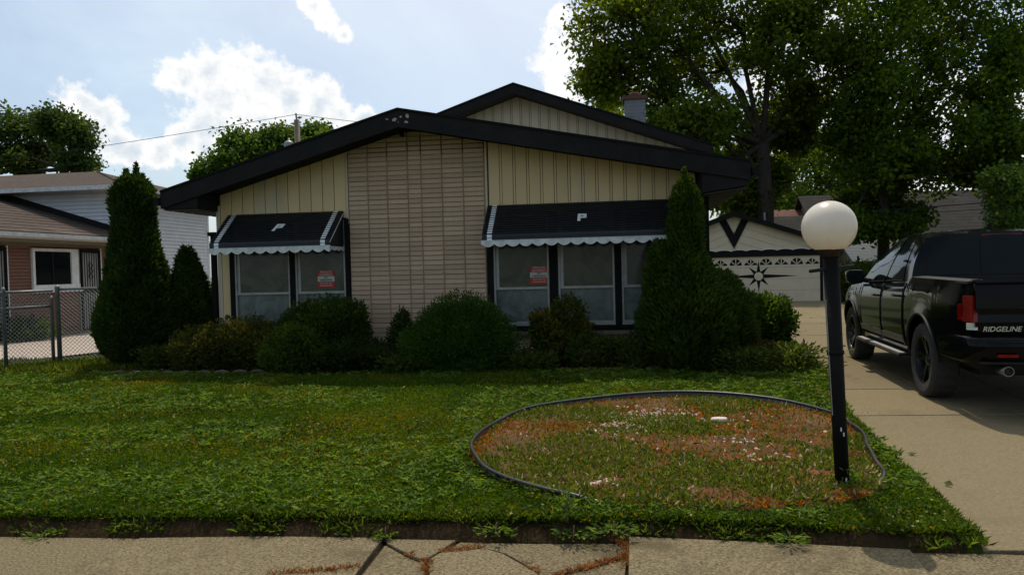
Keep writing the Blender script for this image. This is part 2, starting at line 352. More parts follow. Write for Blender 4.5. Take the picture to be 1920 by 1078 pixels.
# bare soil strip along the earth face
def make_soil():
    G = []
    for j in range(4):
        row = []
        for x in np.linspace(-15.5, 2.2, 220):
            ye = float(walk_edge(x)); rag = 0.075 * (float(vnoise(x, 0, 2.2, 3)) - 0.3) + 0.05 * float(vnoise(x, 0, 9, 4)); wid = 0.6 + 0.7 * float(vnoise(x, 5, 1.6, 5))
            y, z = [(ye - 0.022, -0.02), (ye + 0.004 + rag * 0.3, 0.026), (ye + 0.045 + rag, 0.068), (ye + 0.06 + rag + 0.03 * wid, LAWN + 0.006)][j]
            row.append((x, y, z + 0.014 * float(vnoise(x, y, 22, 6))))
        G.append(row)
    tag(MB().grid(G).build('soil_edge', soil_m, smooth=True), kind='structure')
make_soil()

def ext(p, d=0.9): return (p[0] - 0.136 * d, p[1] - 0.99 * d)
def pg(x, y): q = gnd(x, y); return (float(q[0]), float(q[1]))
walk = MB().grid([[(-16.2, 5.45 - 1.75, -0.03), (-2.2, 2.2, -0.03), (8.6, 0.75, -0.03)], [(-15.9, 5.56, -0.03), (-0.75, 4.02, -0.03), (8.8, 2.6, -0.03)]]).build('sidewalk', soil_m); tag(walk, kind='structure')
def slab(name, poly, z, m, parent, th=0.07, inset=0.004):
    c = np.mean(np.array(poly), 0); P = [tuple(np.array(p) + (c - np.array(p)) / max(np.linalg.norm(c - np.array(p)), 1e-6) * inset) for p in poly]
    n = len(P); mb = MB(); mb.prism([(p[0], p[1], z - th) for p in P], (0, 0, th)); return mb.build(name, m, parent, bevel=0.006)
J1 = ((-2.115, 4.075), (-2.215, 3.60)); J2 = ((-0.735, 3.985), (-0.785, 3.50)); J3 = ((0.585, 3.868), (0.515, 3.44)); J4 = ((1.935, 3.60), (1.845, 3.20))
def bot(J, d=1.15): a = np.array(J[0]); b = np.array(J[1]); t = (b - a) / np.linalg.norm(b - a); return tuple(a + t * 1.5)
W = 1.5
left = [(-3.5, 4.215), (-4.9, 4.35), (-6.3, 4.485), (-7.7, 4.62), (-9.1, 4.76)]
prev_t, prev_b = J1[0], bot(J1)
for k, p in enumerate(left):
    b = (p[0] - 0.24, p[1] - W); slab('slab', [p, prev_t, prev_b, b], 0.0 + 0.004 * (k % 2), conc_m, walk); prev_t, prev_b = p, b
slab('slab', [J1[0], (-1.40, 4.055), J2[0], bot(J2), bot(J1)], 0.004, conc_m, walk)
crack = [pg(722, 1009), pg(857, 1011), pg(825, 1033), pg(801, 1046), pg(784, 1047), pg(763, 1038), pg(725, 1017)]
slab('slab', crack, 0.0, conc_m, walk, inset=0.006)
slab('slab', [pg(722, 1018), pg(763, 1040), pg(784, 1049), pg(799, 1048), pg(799, 1077), ext(pg(799, 1077), 0.95), bot(J2)], -0.006, conc_m, walk, inset=0.006)
slab('slab', [pg(803, 1048), pg(825, 1035), pg(870, 1032), pg(896, 1028), pg(920, 1030), pg(944, 1037), pg(975, 1054), pg(1001, 1069), pg(1013, 1077), ext(pg(1013, 1077), 0.95), ext(pg(803, 1077), 0.95), pg(803, 1077)], 0.003, conc_m, walk, inset=0.006)
slab('slab', [pg(860, 1012), pg(1000, 1014), pg(1176, 1014), pg(1176, 1037), pg(1136, 1050), pg(1046, 1073), pg(1017, 1077), pg(1003, 1067), pg(977, 1050), pg(946, 1033), pg(920, 1026), pg(896, 1024), pg(870, 1028), pg(828, 1031)], -0.010, conc_m, walk, inset=0.006)
slab('slab', [pg(1176, 1043), pg(1173, 1077), bot(J3), ext(pg(1020, 1078), 0.95), pg(1020, 1080), pg(1050, 1076), pg(1100, 1065), pg(1138, 1054)], -0.004, conc_m, walk, inset=0.006)
slab('slab', [J3[0], (1.25, 3.745), J4[0], bot(J4), bot(J3)], 0.022, conc_m, walk)
slab('slab', [J4[0], (2.30, 3.565), (3.35, 3.40), (3.15, 1.92), bot(J4)], 0.004, conc_m, walk)
slab('slab', [(3.37, 3.395), (4.8, 3.19), (4.6, 1.72), (3.17, 1.92)], 0.0, conc_m, walk)
slab('slab', [(4.82, 3.187), (6.3, 2.97), (6.1, 1.5), (4.62, 1.72)], 0.003, conc_m, walk)

drv = MB().grid([[(l[0] - 0.05, l[1], float(gz(l[1])) - 0.06), (r_[0] + 0.05, r_[1], float(gz(r_[1])) - 0.06)] for l, r_ in zip(drive_l, drive_r)]).build('driveway', soil_m); tag(drv, kind='structure')
jy = [3.60, 6.83, 8.22, 11.4, 14.6, 17.8, 21.0, 24.2, 27.6, 31.3]
dr = np.array(drive_r)
def dpt(y, t):
    a = float(drive_edge(y)); yr = y - 0.30 * 1; b = float(np.interp(yr, dr[:, 1], dr[:, 0])); return (a + (b - a) * t, y + (yr - y) * t)
for k in range(len(jy) - 1):
    for (t0, t1) in ((0, 0.5), (0.5, 1.0)):
        a, b, c, d = dpt(jy[k], t0), dpt(jy[k], t1), dpt(jy[k + 1], t1), dpt(jy[k + 1], t0)
        ym = [(jy[k] + jy[k + 1]) / 2]; P = [a, b] + [dpt(y, t1) for y in ym] + [c, d] + [dpt(y, t0) for y in ym[::-1]]
        c0 = np.mean(np.array(P), 0); P = [tuple(np.array(p) + (c0 - np.array(p)) / np.linalg.norm(c0 - np.array(p)) * 0.006) for p in P]
        zz = 0.006 + 0.004 * ((k * 7 + int(t0 * 2) * 3) % 3)
        mb = MB(); n = len(P); top = [(p[0], p[1], float(gz(p[1])) + zz) for p in P]; mb.prism([(p[0], p[1], p[2] - 0.07) for p in top], (0, 0, 0.07)); mb.build('slab', conc2_m, drv, bevel=0.006)

# planting bed in front of the house and the concrete drive next door
bp = [hw(-6.4, -1.15), hw(-4.6, -1.2), hw(-2.0, -1.05), hw(0.2, -1.15), hw(2.0, -1.2), hw(3.9, -1.0), hw(4.3, -0.2), hw(3.9, 0.6), hw(-6.4, 0.6)]
tag(MB().add([(p[0], p[1], LAWN + 0.024) for p in bp], [tuple(range(len(bp)))]).build('planting_bed', soil_m), kind='structure')
nb = [hw(-7.2, 1.05), hw(-7.0, 14), hw(-11.3, 14), hw(-11.3, 1.0), hw(-12.5, -7.5), hw(-8.6, -7.5)]
ndr = MB().add([(p[0], p[1], 0.03) for p in [hw(-6.95, 1.7), hw(-6.9, 16), hw(-10.97, 16), hw(-10.97, -1.2), hw(-8.1, -1.2)]], [(0, 1, 2, 3, 4)]).build('neighbour_driveway', conc3_m); tag(ndr, kind='structure')
ndr.location.z = 0.085

# ------------------------------------------------------------------ round garden bed
ring_px = [(885, 845), (900, 880), (940, 908), (1060, 938), (1160, 952), (1400, 962), (1560, 950), (1635, 932), (1657, 905), (1645, 880), (1628, 855), (1622, 835), (1600, 810), (1555, 785), (1450, 762), (1300, 750), (1150, 756), (1000, 775), (930, 805)]
ring = np.array([gnd(x, y, LAWN)[:2] for x, y in ring_px])
def catmull(P, k=8):
    out = []; n = len(P)
    for i in range(n):
        p0, p1, p2, p3 = P[i - 1], P[i], P[(i + 1) % n], P[(i + 2) % n]
        for t in np.linspace(0, 1, k, endpoint=False): out.append(0.5 * ((2 * p1) + (-p0 + p2) * t + (2 * p0 - 5 * p1 + 4 * p2 - p3) * t * t + (-p0 + 3 * p1 - 3 * p2 + p3) * t ** 3))
    return np.array(out)
ringc = catmull(ring)
def in_poly(x, y, P):
    c = np.zeros(len(x), bool); j = len(P) - 1
    for i in range(len(P)):
        xi, yi = P[i]; xj, yj = P[j]
        with np.errstate(divide='ignore', invalid='ignore'): c ^= ((yi > y) != (yj > y)) & (x < (xj - xi) * (y - yi) / (yj - yi + 1e-12) + xi)
        j = i
    return c
rc = ringc.mean(0)
rows = []
for s in (1.0, 0.93, 0.8, 0.6, 0.4, 0.2, 0.02):
    rows.append([(rc[0] + (p[0] - rc[0]) * s, rc[1] + (p[1] - rc[1]) * s, LAWN + (0.018 if s > 0.95 else 0.03 + 0.02 * float(vnoise(p[0] * s, p[1] * s, 3, 8)))) for p in list(ringc) + [ringc[0]]])
tag(MB().grid(rows).build('round_garden_bed', bedsoil_m, smooth=True), kind='structure')
e = empty('garden_edging', (rc[0], rc[1], LAWN)); tag(e, 'black plastic lawn edging curving round the rusty garden bed', 'edging')
strip, bead = MB(), MB(); pts = []
n = len(ringc)
gap0, gap1 = int(n * 4.25 / 19), int(n * 7.0 / 19)
idx = [i % n for i in range(gap1, gap1 + n - (gap1 - gap0) + 1)]
hgt = [0.078 + 0.010 * math.sin(i * 0.17) for i in idx]
for i, h in zip(idx, hgt):
    far = np.clip((ringc[i][1] - 5.0) / 2.0, -1, 1); tp = min(1.0, len(pts) / 9.0, (len(idx) - 1 - len(pts)) / 9.0); h = -0.02 + (h + 0.02) * tp ** 0.6; pts.append((ringc[i][0] - rc[0] + 0.006 * math.sin(i * 0.5), ringc[i][1] - rc[1] + 0.005 * math.cos(i * 0.4), h * (0.75 + 0.25 * far)))
strip.grid([[(p[0], p[1], -0.03) for p in pts], [(p[0], p[1], p[2]) for p in pts]]); so = strip.build('edging_strip', hose_m, e, smooth=True); sm = so.modifiers.new('solid', 'SOLIDIFY'); sm.thickness = 0.006
bead.tube(pts, 0.0125, 8); bead.build('edging_bead', hose_m, e, smooth=True)

# ------------------------------------------------------------------ the house
def rand_tone(m, amount=0.25):
    """let the tone vary from piece to piece"""
    nt = m.node_tree; p = [n for n in nt.nodes if n.type == 'BSDF_PRINCIPLED'][0]; src = p.inputs['Base Color'].links[0].from_socket
    oi = nt.nodes.new('ShaderNodeObjectInfo'); mr = nt.nodes.new('ShaderNodeMapRange'); mr.inputs[3].default_value = 1 - amount; mr.inputs[4].default_value = 1 + amount * 0.6
    hs = nt.nodes.new('ShaderNodeHueSaturation'); nt.links.new(oi.outputs['Random'], mr.inputs[0]); nt.links.new(mr.outputs[0], hs.inputs['Value']); nt.links.new(src, hs.inputs['Color']); nt.links.new(hs.outputs[0], p.inputs['Base Color'])
rand_tone(brick_m, 0.16); rand_tone(cream_m, 0.05); rand_tone(cream2_m, 0.05); rand_tone(conc_m, 0.10); rand_tone(conc2_m, 0.08)

house = empty('brick_house', tuple(HO), -HA)
tag(house, 'low gabled house with tan brick centre panel, cream boards and black awnings', 'house')
AU, AZ = -0.708, 3.773
def ftop(u): return AZ - 0.28 * (AU - u) if u < AU else AZ - 0.195 * (u - AU)
UL, UR = -4.42, 4.17
def gable_poly(u0, u1, top, dz0, dz1, apex, v):
    us = [u0, apex, u1]; return [(u, v, top(u) + dz0) for u in us] + [(u, v, top(u) + dz1) for u in us[::-1]]
# wall core behind the cladding
MB().prism([(-3.84, 0.07, 0), (3.52, 0.07, 0), (3.52, 0.07, ftop(3.52) - 0.22), (AU, 0.07, AZ - 0.22), (-3.84, 0.07, ftop(-3.84) - 0.22)], (0, 3.9, 0)).build('wall', mortar_m, house)
MB().box(-3.875, -3.842, 0.0, 3.9, 0.0, 2.60).build('side_wall', cream2_m, house)
MB().box(3.522, 3.555, 0.0, 3.9, 0.0, 2.60).build('side_wall', cream2_m, house)
# roof slabs, fascias, eave boxes
roof = MB().prism(gable_poly(UL, UR, ftop, -0.015, -0.17, AU, -0.57), (0, 4.7, 0)).build('roof', darkroof_m, house)
for (a, b) in ((UL, AU), (AU, UR)):
    MB().prism([(a, -0.603, ftop(a) - 0.255), (b, -0.603, ftop(b) - 0.255), (b, -0.603, ftop(b)), (a, -0.603, ftop(a))], (0, 0.033, 0)).build('fascia', char_m, house)
    MB().prism([(a, -0.618, ftop(a) - 0.012), (b, -0.618, ftop(b) - 0.012), (b, -0.618, ftop(b) + 0.02), (a, -0.618, ftop(a) + 0.02)], (0, 0.06, 0)).build('drip_edge', black_m, house)
    k = 14
    for i in range(k):
        u0 = a + (b - a) * i / k + 0.004; u1 = a + (b - a) * (i + 1) / k - 0.004
        MB().prism([(u0, -0.57, ftop(u0) - 0.19), (u1, -0.57, ftop(u1) - 0.19), (u1, -0.57, ftop(u1) - 0.172), (u0, -0.57, ftop(u0) - 0.172)], (0, 0.56, 0)).build('soffit_board', char_m, house)
MB().prism([(-3.84, -0.575, 2.475), (-4.40, -0.575, 2.475), (-4.42, -0.575, ftop(UL) - 0.19), (-3.84, -0.575, ftop(-3.84) - 0.20)], (0, 4.4, 0)).build('eave_box', char_m, house)
MB().prism([(3.53, -0.575, 2.42), (4.13, -0.575, 2.50), (4.17, -0.575, ftop(UR) - 0.19), (3.53, -0.575, ftop(3.53) - 0.20)], (0, 4.4, 0)).build('eave_box', char_m, house)
for s, u0 in ((-1, UL), (1, UR)):
    x0, x1 = (u0 - 0.10, u0 - 0.005) if s < 0 else (u0 + 0.005, u0 + 0.10)
    z = ftop(u0) - 0.20
    MB().prism([(x0, -0.64, z + 0.11), (x0 + 0.015, -0.64, z), (x1, -0.64, z), (x1, -0.64, z + 0.11)], (0, 4.6, 0)).build('gutter', black_m, house)
    # eave soffit in near-black mottled strips
    a, b = (-4.40, -3.85) if s < 0 else (3.56, 4.14)
    for i in range(16):
        v0 = -0.56 + i * 0.27; zz = 2.468 if s < 0 else 2.41 + 0.0
        MB().prism([(a, v0, zz), (b, v0, zz + (0.0 if s < 0 else 0.07)), (b, v0, zz - 0.012 + (0.0 if s < 0 else 0.07)), (a, v0, zz - 0.012)], (0, 0.20, 0)).build('soffit_strip', mat('dark_soffit', (0.045, 0.042, 0.037), (0.03, 0.028, 0.025), 12, 0.7, spec=0.1), house)
MB().box(3.60, 3.68, -0.05, 0.03, 0.1, 2.42).build('downspout', black_m, house)
MB().box(-3.97, -3.90, -0.03, 0.04, 0.1, 2.10).build('downspout', black_m, house)
MB().box(-4.00, -3.87, -0.06, 0.06, 2.08, 2.14).build('downspout_elbow', black_m, house)
# brick centre panel, stack bond: every brick a piece
bp_ = MB().box(-1.69, 0.432, 0.0, 0.069, 0.05, 3.2).build('brick_panel', mortar_m, house)
cw = [0.315, 0.306, 0.323, 0.207, 0.323, 0.323, 0.323]; PIT = 0.0722; bm_cache = {}
low = MB(); u = -1.69
for ci, w in enumerate(cw):
    for r_ in range(46):
        z = 0.60 + r_ * PIT; ta, tb = ftop(u) - 0.196, ftop(u + w) - 0.196; h = PIT - 0.008
        if max(ta, tb) < z + 0.008: continue
        if min(ta, tb) < z + h:                       # brick cut along the slope of the gable
            a, b = u + 0.0065, u + w - 0.0065; P = [(a, -0.014, z), (b, -0.014, z)]
            za, zb = min(z + h, ta), min(z + h, tb); k_ = (tb - ta) / w
            if zb <= z: P = [(a, -0.014, z), (max(a + 0.01, u + (z - ta) / k_), -0.014, z)]
            elif za <= z: P = [(min(b - 0.01, u + (z - ta) / k_), -0.014, z), (b, -0.014, z)]
            if zb > z: P.append((b, -0.014, zb))
            xc = u + (z + h - ta) / k_
            if a < xc < b and (ta > z + h) != (tb > z + h): P.append((xc, -0.014, z + h))
            if za > z: P.append((a, -0.014, za))
            if len(P) > 2: MB().prism(P, (0, 0.0135, 0)).build('brick', brick_m, bp_)
            continue
        key = (round(w, 3), round(h, 3), r_ % 4)
        if key not in bm_cache:
            d = [0.0, 0.004, 0.002, 0.006][r_ % 4]; j = random.Random(hash(key) & 255); a, b = w - 0.013, h
            c = [0.004 + 0.004 * j.random() for _ in range(4)]; f = -0.013 - d * 0.7
            vs = [(0, 0, 0), (a, 0, 0), (a, 0, b), (0, 0, b), (c[0], f, c[1]), (a - c[2], f - 0.002, c[1] * 0.8), (a - c[1], f, b - c[3]), (c[3], f - 0.003, b - c[0])]
            bm_cache[key] = MB().add(vs, [(4, 5, 6, 7), (0, 1, 5, 4), (1, 2, 6, 5), (2, 3, 7, 6), (3, 0, 4, 7)]).mesh('brick', brick_m)
        o = bpy.data.objects.new('brick', bm_cache[key]); link(o, bp_); o.location = (u + 0.0065 + random.uniform(-0.002, 0.002), -0.001, z + random.uniform(-0.0015, 0.0015))
    for r_ in range(7): low.box(u + 0.0065, u + w - 0.0065, -0.026, 0.0, 0.60 - (r_ + 1) * PIT, 0.60 - r_ * PIT - 0.008)
    u += w
tag(low.build('brick_footing', brick_m, bp_), kind='stuff')

# vertical boards
def boards(u0, u1, n, z0, topf, v, m, name='board', batten=None, gap=0.011, bm=None):
    w = (u1 - u0) / n
    for i in range(n):
        a, b = u0 + i * w + gap / 2, u0 + (i + 1) * w - gap / 2
        if batten: a, b = u0 + i * w + batten / 2 + 0.008, u0 + (i + 1) * w - batten / 2 - 0.008
        P = [(a, v, z0), (b, v, z0), (b, v, topf(b))]
        if a < AP < b: P.append((AP, v, topf(AP)))
        P.append((a, v, topf(a))); MB().prism(P, (0, 0.035, 0)).build(name, m, house)
        if batten and i > 0:
            c = u0 + i * w; MB().prism([(c - batten / 2, v + 0.004, z0), (c + batten / 2, v + 0.004, z0), (c + batten / 2, v + 0.004, topf(c + batten / 2)), (c - batten / 2, v + 0.004, topf(c - batten / 2))], (0, 0.031, 0)).build('batten', bm or m, house)
AP = 99
wt = lambda u: ftop(u) - 0.195
for (a, b) in ((-3.84, -1.70), (0.44, 3.52)): MB().prism([(a, 0.037, 2.2), (b, 0.037, 2.2), (b, 0.037, wt(b)), (a, 0.037, wt(a))], (0, 0.03, 0)).build('backing', groove_m, house)
boards(-3.80, -1.735, 11, 2.30, wt, 0.0, cream_m)
MB().prism([(-1.733, -0.012, 2.2), (-1.697, -0.012, 2.2), (-1.697, -0.012, wt(-1.697)), (-1.733, -0.012, wt(-1.733))], (0, 0.05, 0)).build('trim_board', cream2_m, house)
boards(0.47, 3.52, 15, 2.30, wt, 0.0, cream_m, batten=0.028)
MB().prism([(0.437, -0.012, 2.2), (0.468, -0.012, 2.2), (0.468, -0.012, wt(0.468)), (0.437, -0.012, wt(0.437))], (0, 0.05, 0)).build('trim_board', cream2_m, house)
MB().box(-3.835, -3.802, -0.012, 0.04, 0.1, 2.55).build('corner_board', cream2_m, house)
MB().box(-3.80, -3.66, 0.0, 0.035, 0.1, 2.30).build('board', cream_m, house)
MB().box(3.40, 3.53, -0.004, 0.03, 0.1, 2.30).build('board', cream_m, house)
# window bays
def post(u0, u1, z0=0.52): MB().box(u0, u1, -0.035, 0.06, z0, 2.28).build('window_post', black_m, house)
def window(u0, u1, z0, z1, rail):
    w = MB(); t = 0.028
    w.box(u0, u0 + t, -0.02, 0.05, z0, z1); w.box(u1 - t, u1, -0.02, 0.05, z0, z1); w.box(u0 + t, u1 - t, -0.02, 0.05, z0, z0 + 0.04); w.box(u0 + t, u1 - t, -0.02, 0.05, z1 - t, z1)
    o = w.build('window', alu_m, house)
    MB().box(u0 + t, u1 - t, -0.012, 0.045, rail - 0.018, rail + 0.018).build('rail', alu_m, o)
    MB().box(u0 + t + 0.001, u1 - t - 0.001, 0.008, 0.014, rail + 0.019, z1 - t - 0.001).build('pane', pane_m, o)
    MB().box(u0 + t + 0.001, u1 - t - 0.001, 0.020, 0.026, z0 + 0.041, rail - 0.019).build('pane', pane2_m, o)
    MB().box(u0 + t + 0.002, u0 + t + 0.05, 0.0, 0.0075, rail + 0.02, z1 - t - 0.002).build('sash_stile', alu_m, o)
    MB().box(u0 - 0.002, u1 + 0.002, -0.05, -0.0205, z0 - 0.02, z0 + 0.02).build('sill', alu_m, o)
    return o
RAIL = 1.158
post(-3.66, -3.585); window(-3.583, -2.672, 0.62, 2.26, RAIL); post(-2.67, -2.585); window(-2.583, -1.77, 0.62, 2.26, RAIL); post(-1.768, -1.70)
post(0.445, 0.535); window(0.537, 1.365, 0.62, 2.26, RAIL); post(1.367, 1.498); window(1.50, 2.325, 0.62, 2.26, RAIL); post(2.327, 2.425); window(2.427, 3.25, 0.62, 2.26, RAIL); post(3.252, 3.40)
MB().box(-3.66, -1.70, 0.055, 0.068, 0.1, 2.28).build('backing', groove_m, house)
MB().box(0.445, 3.40, 0.055, 0.068, 0.1, 2.28).build('backing', groove_m, house)
for a, b in ((-3.66, -1.70), (0.445, 3.40)):
    MB().box(a, b, -0.055, 0.05, 0.545, 0.598).build('window_ledge', black_m, house)
    MB().box(a, b, -0.10, 0.05, 0.46, 0.515).build('stone_ledge', mat('stained_ledge', (0.20, 0.17, 0.12), (0.14, 0.12, 0.09), 9, 0.9, 0.3), house)
    MB().box(a + 0.003, b - 0.003, -0.01, 0.05, 0.0, 0.459).build('knee_wall', cream_m, house)

# awnings: stepped aluminium slats, white stripes, scalloped valance
def awning(u0, u1, letter_u, lean):
    aw = empty('awning'); aw.parent = house
    NS = 13; A = np.array([-0.012, 2.40]); B = np.array([-0.585, 1.945]); tdir = (B - A) / np.linalg.norm(B - A); nrm = np.array([tdir[1], -tdir[0]]);
    if nrm[0] > 0: nrm = -nrm
    stripes = [(u0 + 0.075, u0 + 0.145), (u1 - 0.145, u1 - 0.075)]; sm_ = [MB(), MB()]
    profs = []
    for i in range(NS):
        p, q = A + (B - A) * i / NS, A + (B - A) * (i + 1) / NS; profs.append((p + nrm * 0.003, q + nrm * 0.015, q + nrm * 0.006, p - nrm * 0.006))
    n2 = np.array([-1.0, 0.0]); p0 = B.copy()
    for i in range(2):
        p, q = p0 + np.array([0, -0.048 * i]), p0 + np.array([0, -0.048 * (i + 1)]); profs.append((p + n2 * 0.008, q + n2 * 0.018, q + n2 * 0.010, p + n2 * 0.0005))
    for pr in profs:
        MB().prism([(u0, a[0], a[1]) for a in pr], (u1 - u0, 0, 0)).build('slat', slat_m, aw)
        for (s0, s1), m_ in zip(stripes, sm_):
            a, b = pr[0], pr[1]; nn = np.array([(b - a)[1], -(b - a)[0]]); nn = nn / np.linalg.norm(nn); nn = nn if nn[0] < 0 else -nn
            a2 = a + (b - a) * 0.12; m_.prism([(s0, *(a2 + nn * 0.0005)), (s0, *(b + nn * 0.0005)), (s0, *(b + nn * 0.003)), (s0, *(a2 + nn * 0.003))], (s1 - s0, 0, 0))
    for m_ in sm_: m_.build('stripe', white_m, aw)
    for uu in (u0, u1):                                # end wings
        s = 1 if uu == u0 else -1
        MB().prism([(uu + s * 0.004, 0.0, 2.39), (uu + s * 0.004, -0.58, 1.935), (uu + s * 0.004, -0.58, 1.86), (uu + s * 0.004, 0.0, 1.88)], (s * 0.006, 0, 0)).build('end_panel', slat_m, aw)
        MB().prism([(uu - s * 0.006, -0.03, 2.36), (uu - s * 0.006, -0.60, 1.915), (uu - s * 0.006, -0.60, 1.90), (uu - s * 0.006, -0.03, 2.345)], (s * 0.009, 0, 0)).build('edge_trim', valance_m, aw)
    zt = 1.848; cols_ = []
    for x in np.arange(u0 - 0.01, u1 + 0.011, 0.011):
        cols_.append((x, -0.607, zt - 0.040 - 0.045 * abs(math.sin(math.pi * (x - u0) / 0.18)) ** 0.8))
    G = [[(c[0], -0.607, zt) for c in cols_], [(c[0], -0.612, c[2]) for c in cols_]]
    o = MB().grid(G).build('valance', valance_m, aw); md = o.modifiers.new('solid', 'SOLIDIFY'); md.thickness = 0.004
    MB().box(u0 - 0.01, u1 + 0.01, -0.613, -0.590, zt - 0.002, zt + 0.012).build('front_bar', valance_m, aw)
    for uu in (u0, u1):
        vs = [(uu, v, zt) for v in np.linspace(-0.60, -0.02, 40)]; G = [vs, [(p[0], p[1], zt - 0.045 - 0.02 * abs(math.sin(math.pi * p[1] / 0.17))) for p in vs]]
        o = MB().grid(G).build('side_valance', valance_m, aw); md = o.modifiers.new('solid', 'SOLIDIFY'); md.thickness = 0.004
    # block letter P lying on the slats
    L_ = MB(); Wd, Hd, st = 0.125, 0.17, 0.042
    def cell(x0, x1, y0, y1):
        def pt(x, y, k):
            s = 0.40 - (y / Hd - 0.5) * Hd / 0.7317 * 1.0 + 0.16; q = A + (B - A) * s + nrm * k; return (letter_u + x + lean * y, q[0], q[1])
        L_.add([pt(x0, y0, .012), pt(x1, y0, .012), pt(x1, y1, .012), pt(x0, y1, .012), pt(x0, y0, .021), pt(x1, y0, .021), pt(x1, y1, .021), pt(x0, y1, .021)], [(0, 3, 2, 1), (4, 5, 6, 7), (0, 1, 5, 4), (1, 2, 6, 5), (2, 3, 7, 6), (3, 0, 4, 7)])
    cell(-Wd / 2, -Wd / 2 + st, 0, Hd); cell(-Wd / 2 + st, Wd / 2, Hd - st, Hd); cell(-Wd / 2 + st, Wd / 2, Hd * 0.42, Hd * 0.42 + st * 0.8); cell(Wd / 2 - st, Wd / 2, Hd * 0.42 + st * 0.8, Hd - st)
    L_.build('letter', white_m, aw)
    return aw
awning(-3.66, -1.78, -2.70, 0.22); awning(0.47, 3.45, 1.88, 0.02)
# little things on the gable
sc_ = MB().lathe([(0.0, -0.10), (0.028, -0.10), (0.030, -0.02), (0.02, 0.0), (0.0, 0.0)], 12, 'y', (-0.80, -0.03, 3.50)).build('security_camera', plastic_m, house, smooth=True)
MB().box(-0.815, -0.785, -0.06, -0.02, 3.525, 3.57).build('mount', plastic_m, sc_)
peel_m = mat('bare_wood', (0.50, 0.36, 0.28), (0.30, 0.20, 0.15), 30, 0.9)
for (uc, zc, w, h, a) in ((-0.755, 3.625, 0.075, 0.055, 0.3), (-0.865, 3.635, 0.05, 0.02, -0.3), (-0.66, 3.66, 0.04, 0.03, 0.1), (-0.565, 3.665, 0.055, 0.075, 0.9), (-0.58, 3.58, 0.06, 0.035, 0.0), (-0.70, 3.585, 0.02, 0.015, 0.0)):
    P = []; g_ = random.Random(int(uc * 1000))
    for k in range(9):
        an = k / 9 * 2 * math.pi; rr = 0.65 + 0.5 * g_.random(); x, z = math.cos(an) * w * 0.5 * rr, math.sin(an) * h * 0.5 * rr; P.append((uc + x * math.cos(a) - z * math.sin(a), -0.6065, zc + x * math.sin(a) + z * math.cos(a)))
    MB().prism(P, (0, 0.003, 0)).build('peeled_patch', peel_m, house)

# upper storey gable behind
BU, BZ = 0.444, 5.072
def utop(u): return BZ - 0.335 * (BU - u) if u < BU else BZ - 0.362 * (u - BU)
MB().prism([(-3.2, 4.02, 2.0), (3.98, 4.02, 2.0), (3.98, 4.02, utop(3.98) - 0.165), (BU, 4.02, BZ - 0.165), (-3.2, 4.02, utop(-3.2) - 0.165)], (0, 7.0, 0)).build('upper_wall', groove_m, house)
MB().prism(gable_poly(-3.6, 4.24, utop, -0.015, -0.14, BU, 3.53), (0, 8.0, 0)).build('upper_roof', darkroof_m, house)
for (a, b) in ((-3.6, BU), (BU, 4.24)):
    MB().prism([(a, 3.50, utop(a) - 0.185), (b, 3.50, utop(b) - 0.185), (b, 3.50, utop(b)), (a, 3.50, utop(a))], (0, 0.032, 0)).build('upper_fascia', char_m, house)
    MB().prism([(a, 3.485, utop(a) - 0.012), (b, 3.485, utop(b) - 0.012), (b, 3.485, utop(b) + 0.02), (a, 3.485, utop(a) + 0.02)], (0, 0.06, 0)).build('drip_edge', black_m, house)
AP = BU
boards(-1.95, 3.95, 31, 3.0, lambda u: utop(u) - 0.155, 3.98, cream2_m, batten=0.026)
MB().box(2.95, 3.99, 3.955, 3.979, 3.56, 3.60).build('trim_board', cream2_m, house)
MB().prism([(4.0, 3.54, 3.40), (4.22, 3.54, 3.46), (4.24, 3.54, utop(4.24) - 0.145), (4.0, 3.54, utop(4.0) - 0.145)], (0, 7.0, 0)).build('eave_box', char_m, house)
ch = MB().box(2.65, 3.10, 6.0, 6.45, 3.7, 5.20).build('chimney', mat('grey_painted_brick', (0.20, 0.20, 0.215), (0.15, 0.15, 0.165), 8, 0.9, 0.4), house)
for r_ in range(14): MB().box(2.645, 3.105, 5.995, 6.455, 4.12 + r_ * 0.076, 4.12 + r_ * 0.076 + 0.064).build('brick_course', MATS['grey_painted_brick'], ch)
MB().box(2.60, 3.15, 5.95, 6.50, 5.19, 5.27).build('chimney_cap', rust_m, ch)
MB().lathe([(0.0, 0.12), (0.11, 0.11), (0.12, 0.06), (0.10, 0.0)], 14, 'z', (2.875, 6.22, 5.27)).build('flue_lid', rust_m, ch, smooth=True)

# window signs
def sign(uc, zc, clip, label):
    e_ = empty('warning_sign', tuple(hw(uc, -0.001, zc)), -HA); tag(e_, label, 'sign', 'no trespassing signs'); w, h = 0.275, 0.265
    def rr(z0, z1, m, name, rad=0.02): MB().box(-w / 2, w / 2 - clip, 0.0, 0.003, z0, z1).build(name, m, e_, bevel=0.001)
    rr(0.045, h / 2, red_m, 'red_panel'); rr(-0.035, 0.0445, signw_m, 'white_panel'); rr(-h / 2, -0.0355, red_m, 'red_panel')
    for s, z, size, m in (('PRIVATE', 0.108, 0.050, signw_m), ('PROPERTY', 0.066, 0.045, signw_m), ('NO', 0.026, 0.040, plastic_m), ('TRESPASSING', -0.012, 0.034, plastic_m), ('VIOLATORS WILL', -0.062, 0.026, signw_m), ('BE PROSECUTED', -0.098, 0.026, signw_m)):
        me = text_mesh(s, size, 0.0008, bold=0.0006); me.materials.append(m); o = bpy.data.objects.new('lettering', me); link(o, e_); o.rotation_euler = (math.pi / 2, 0, 0); o.location = (-clip / 2, -0.0012, z)
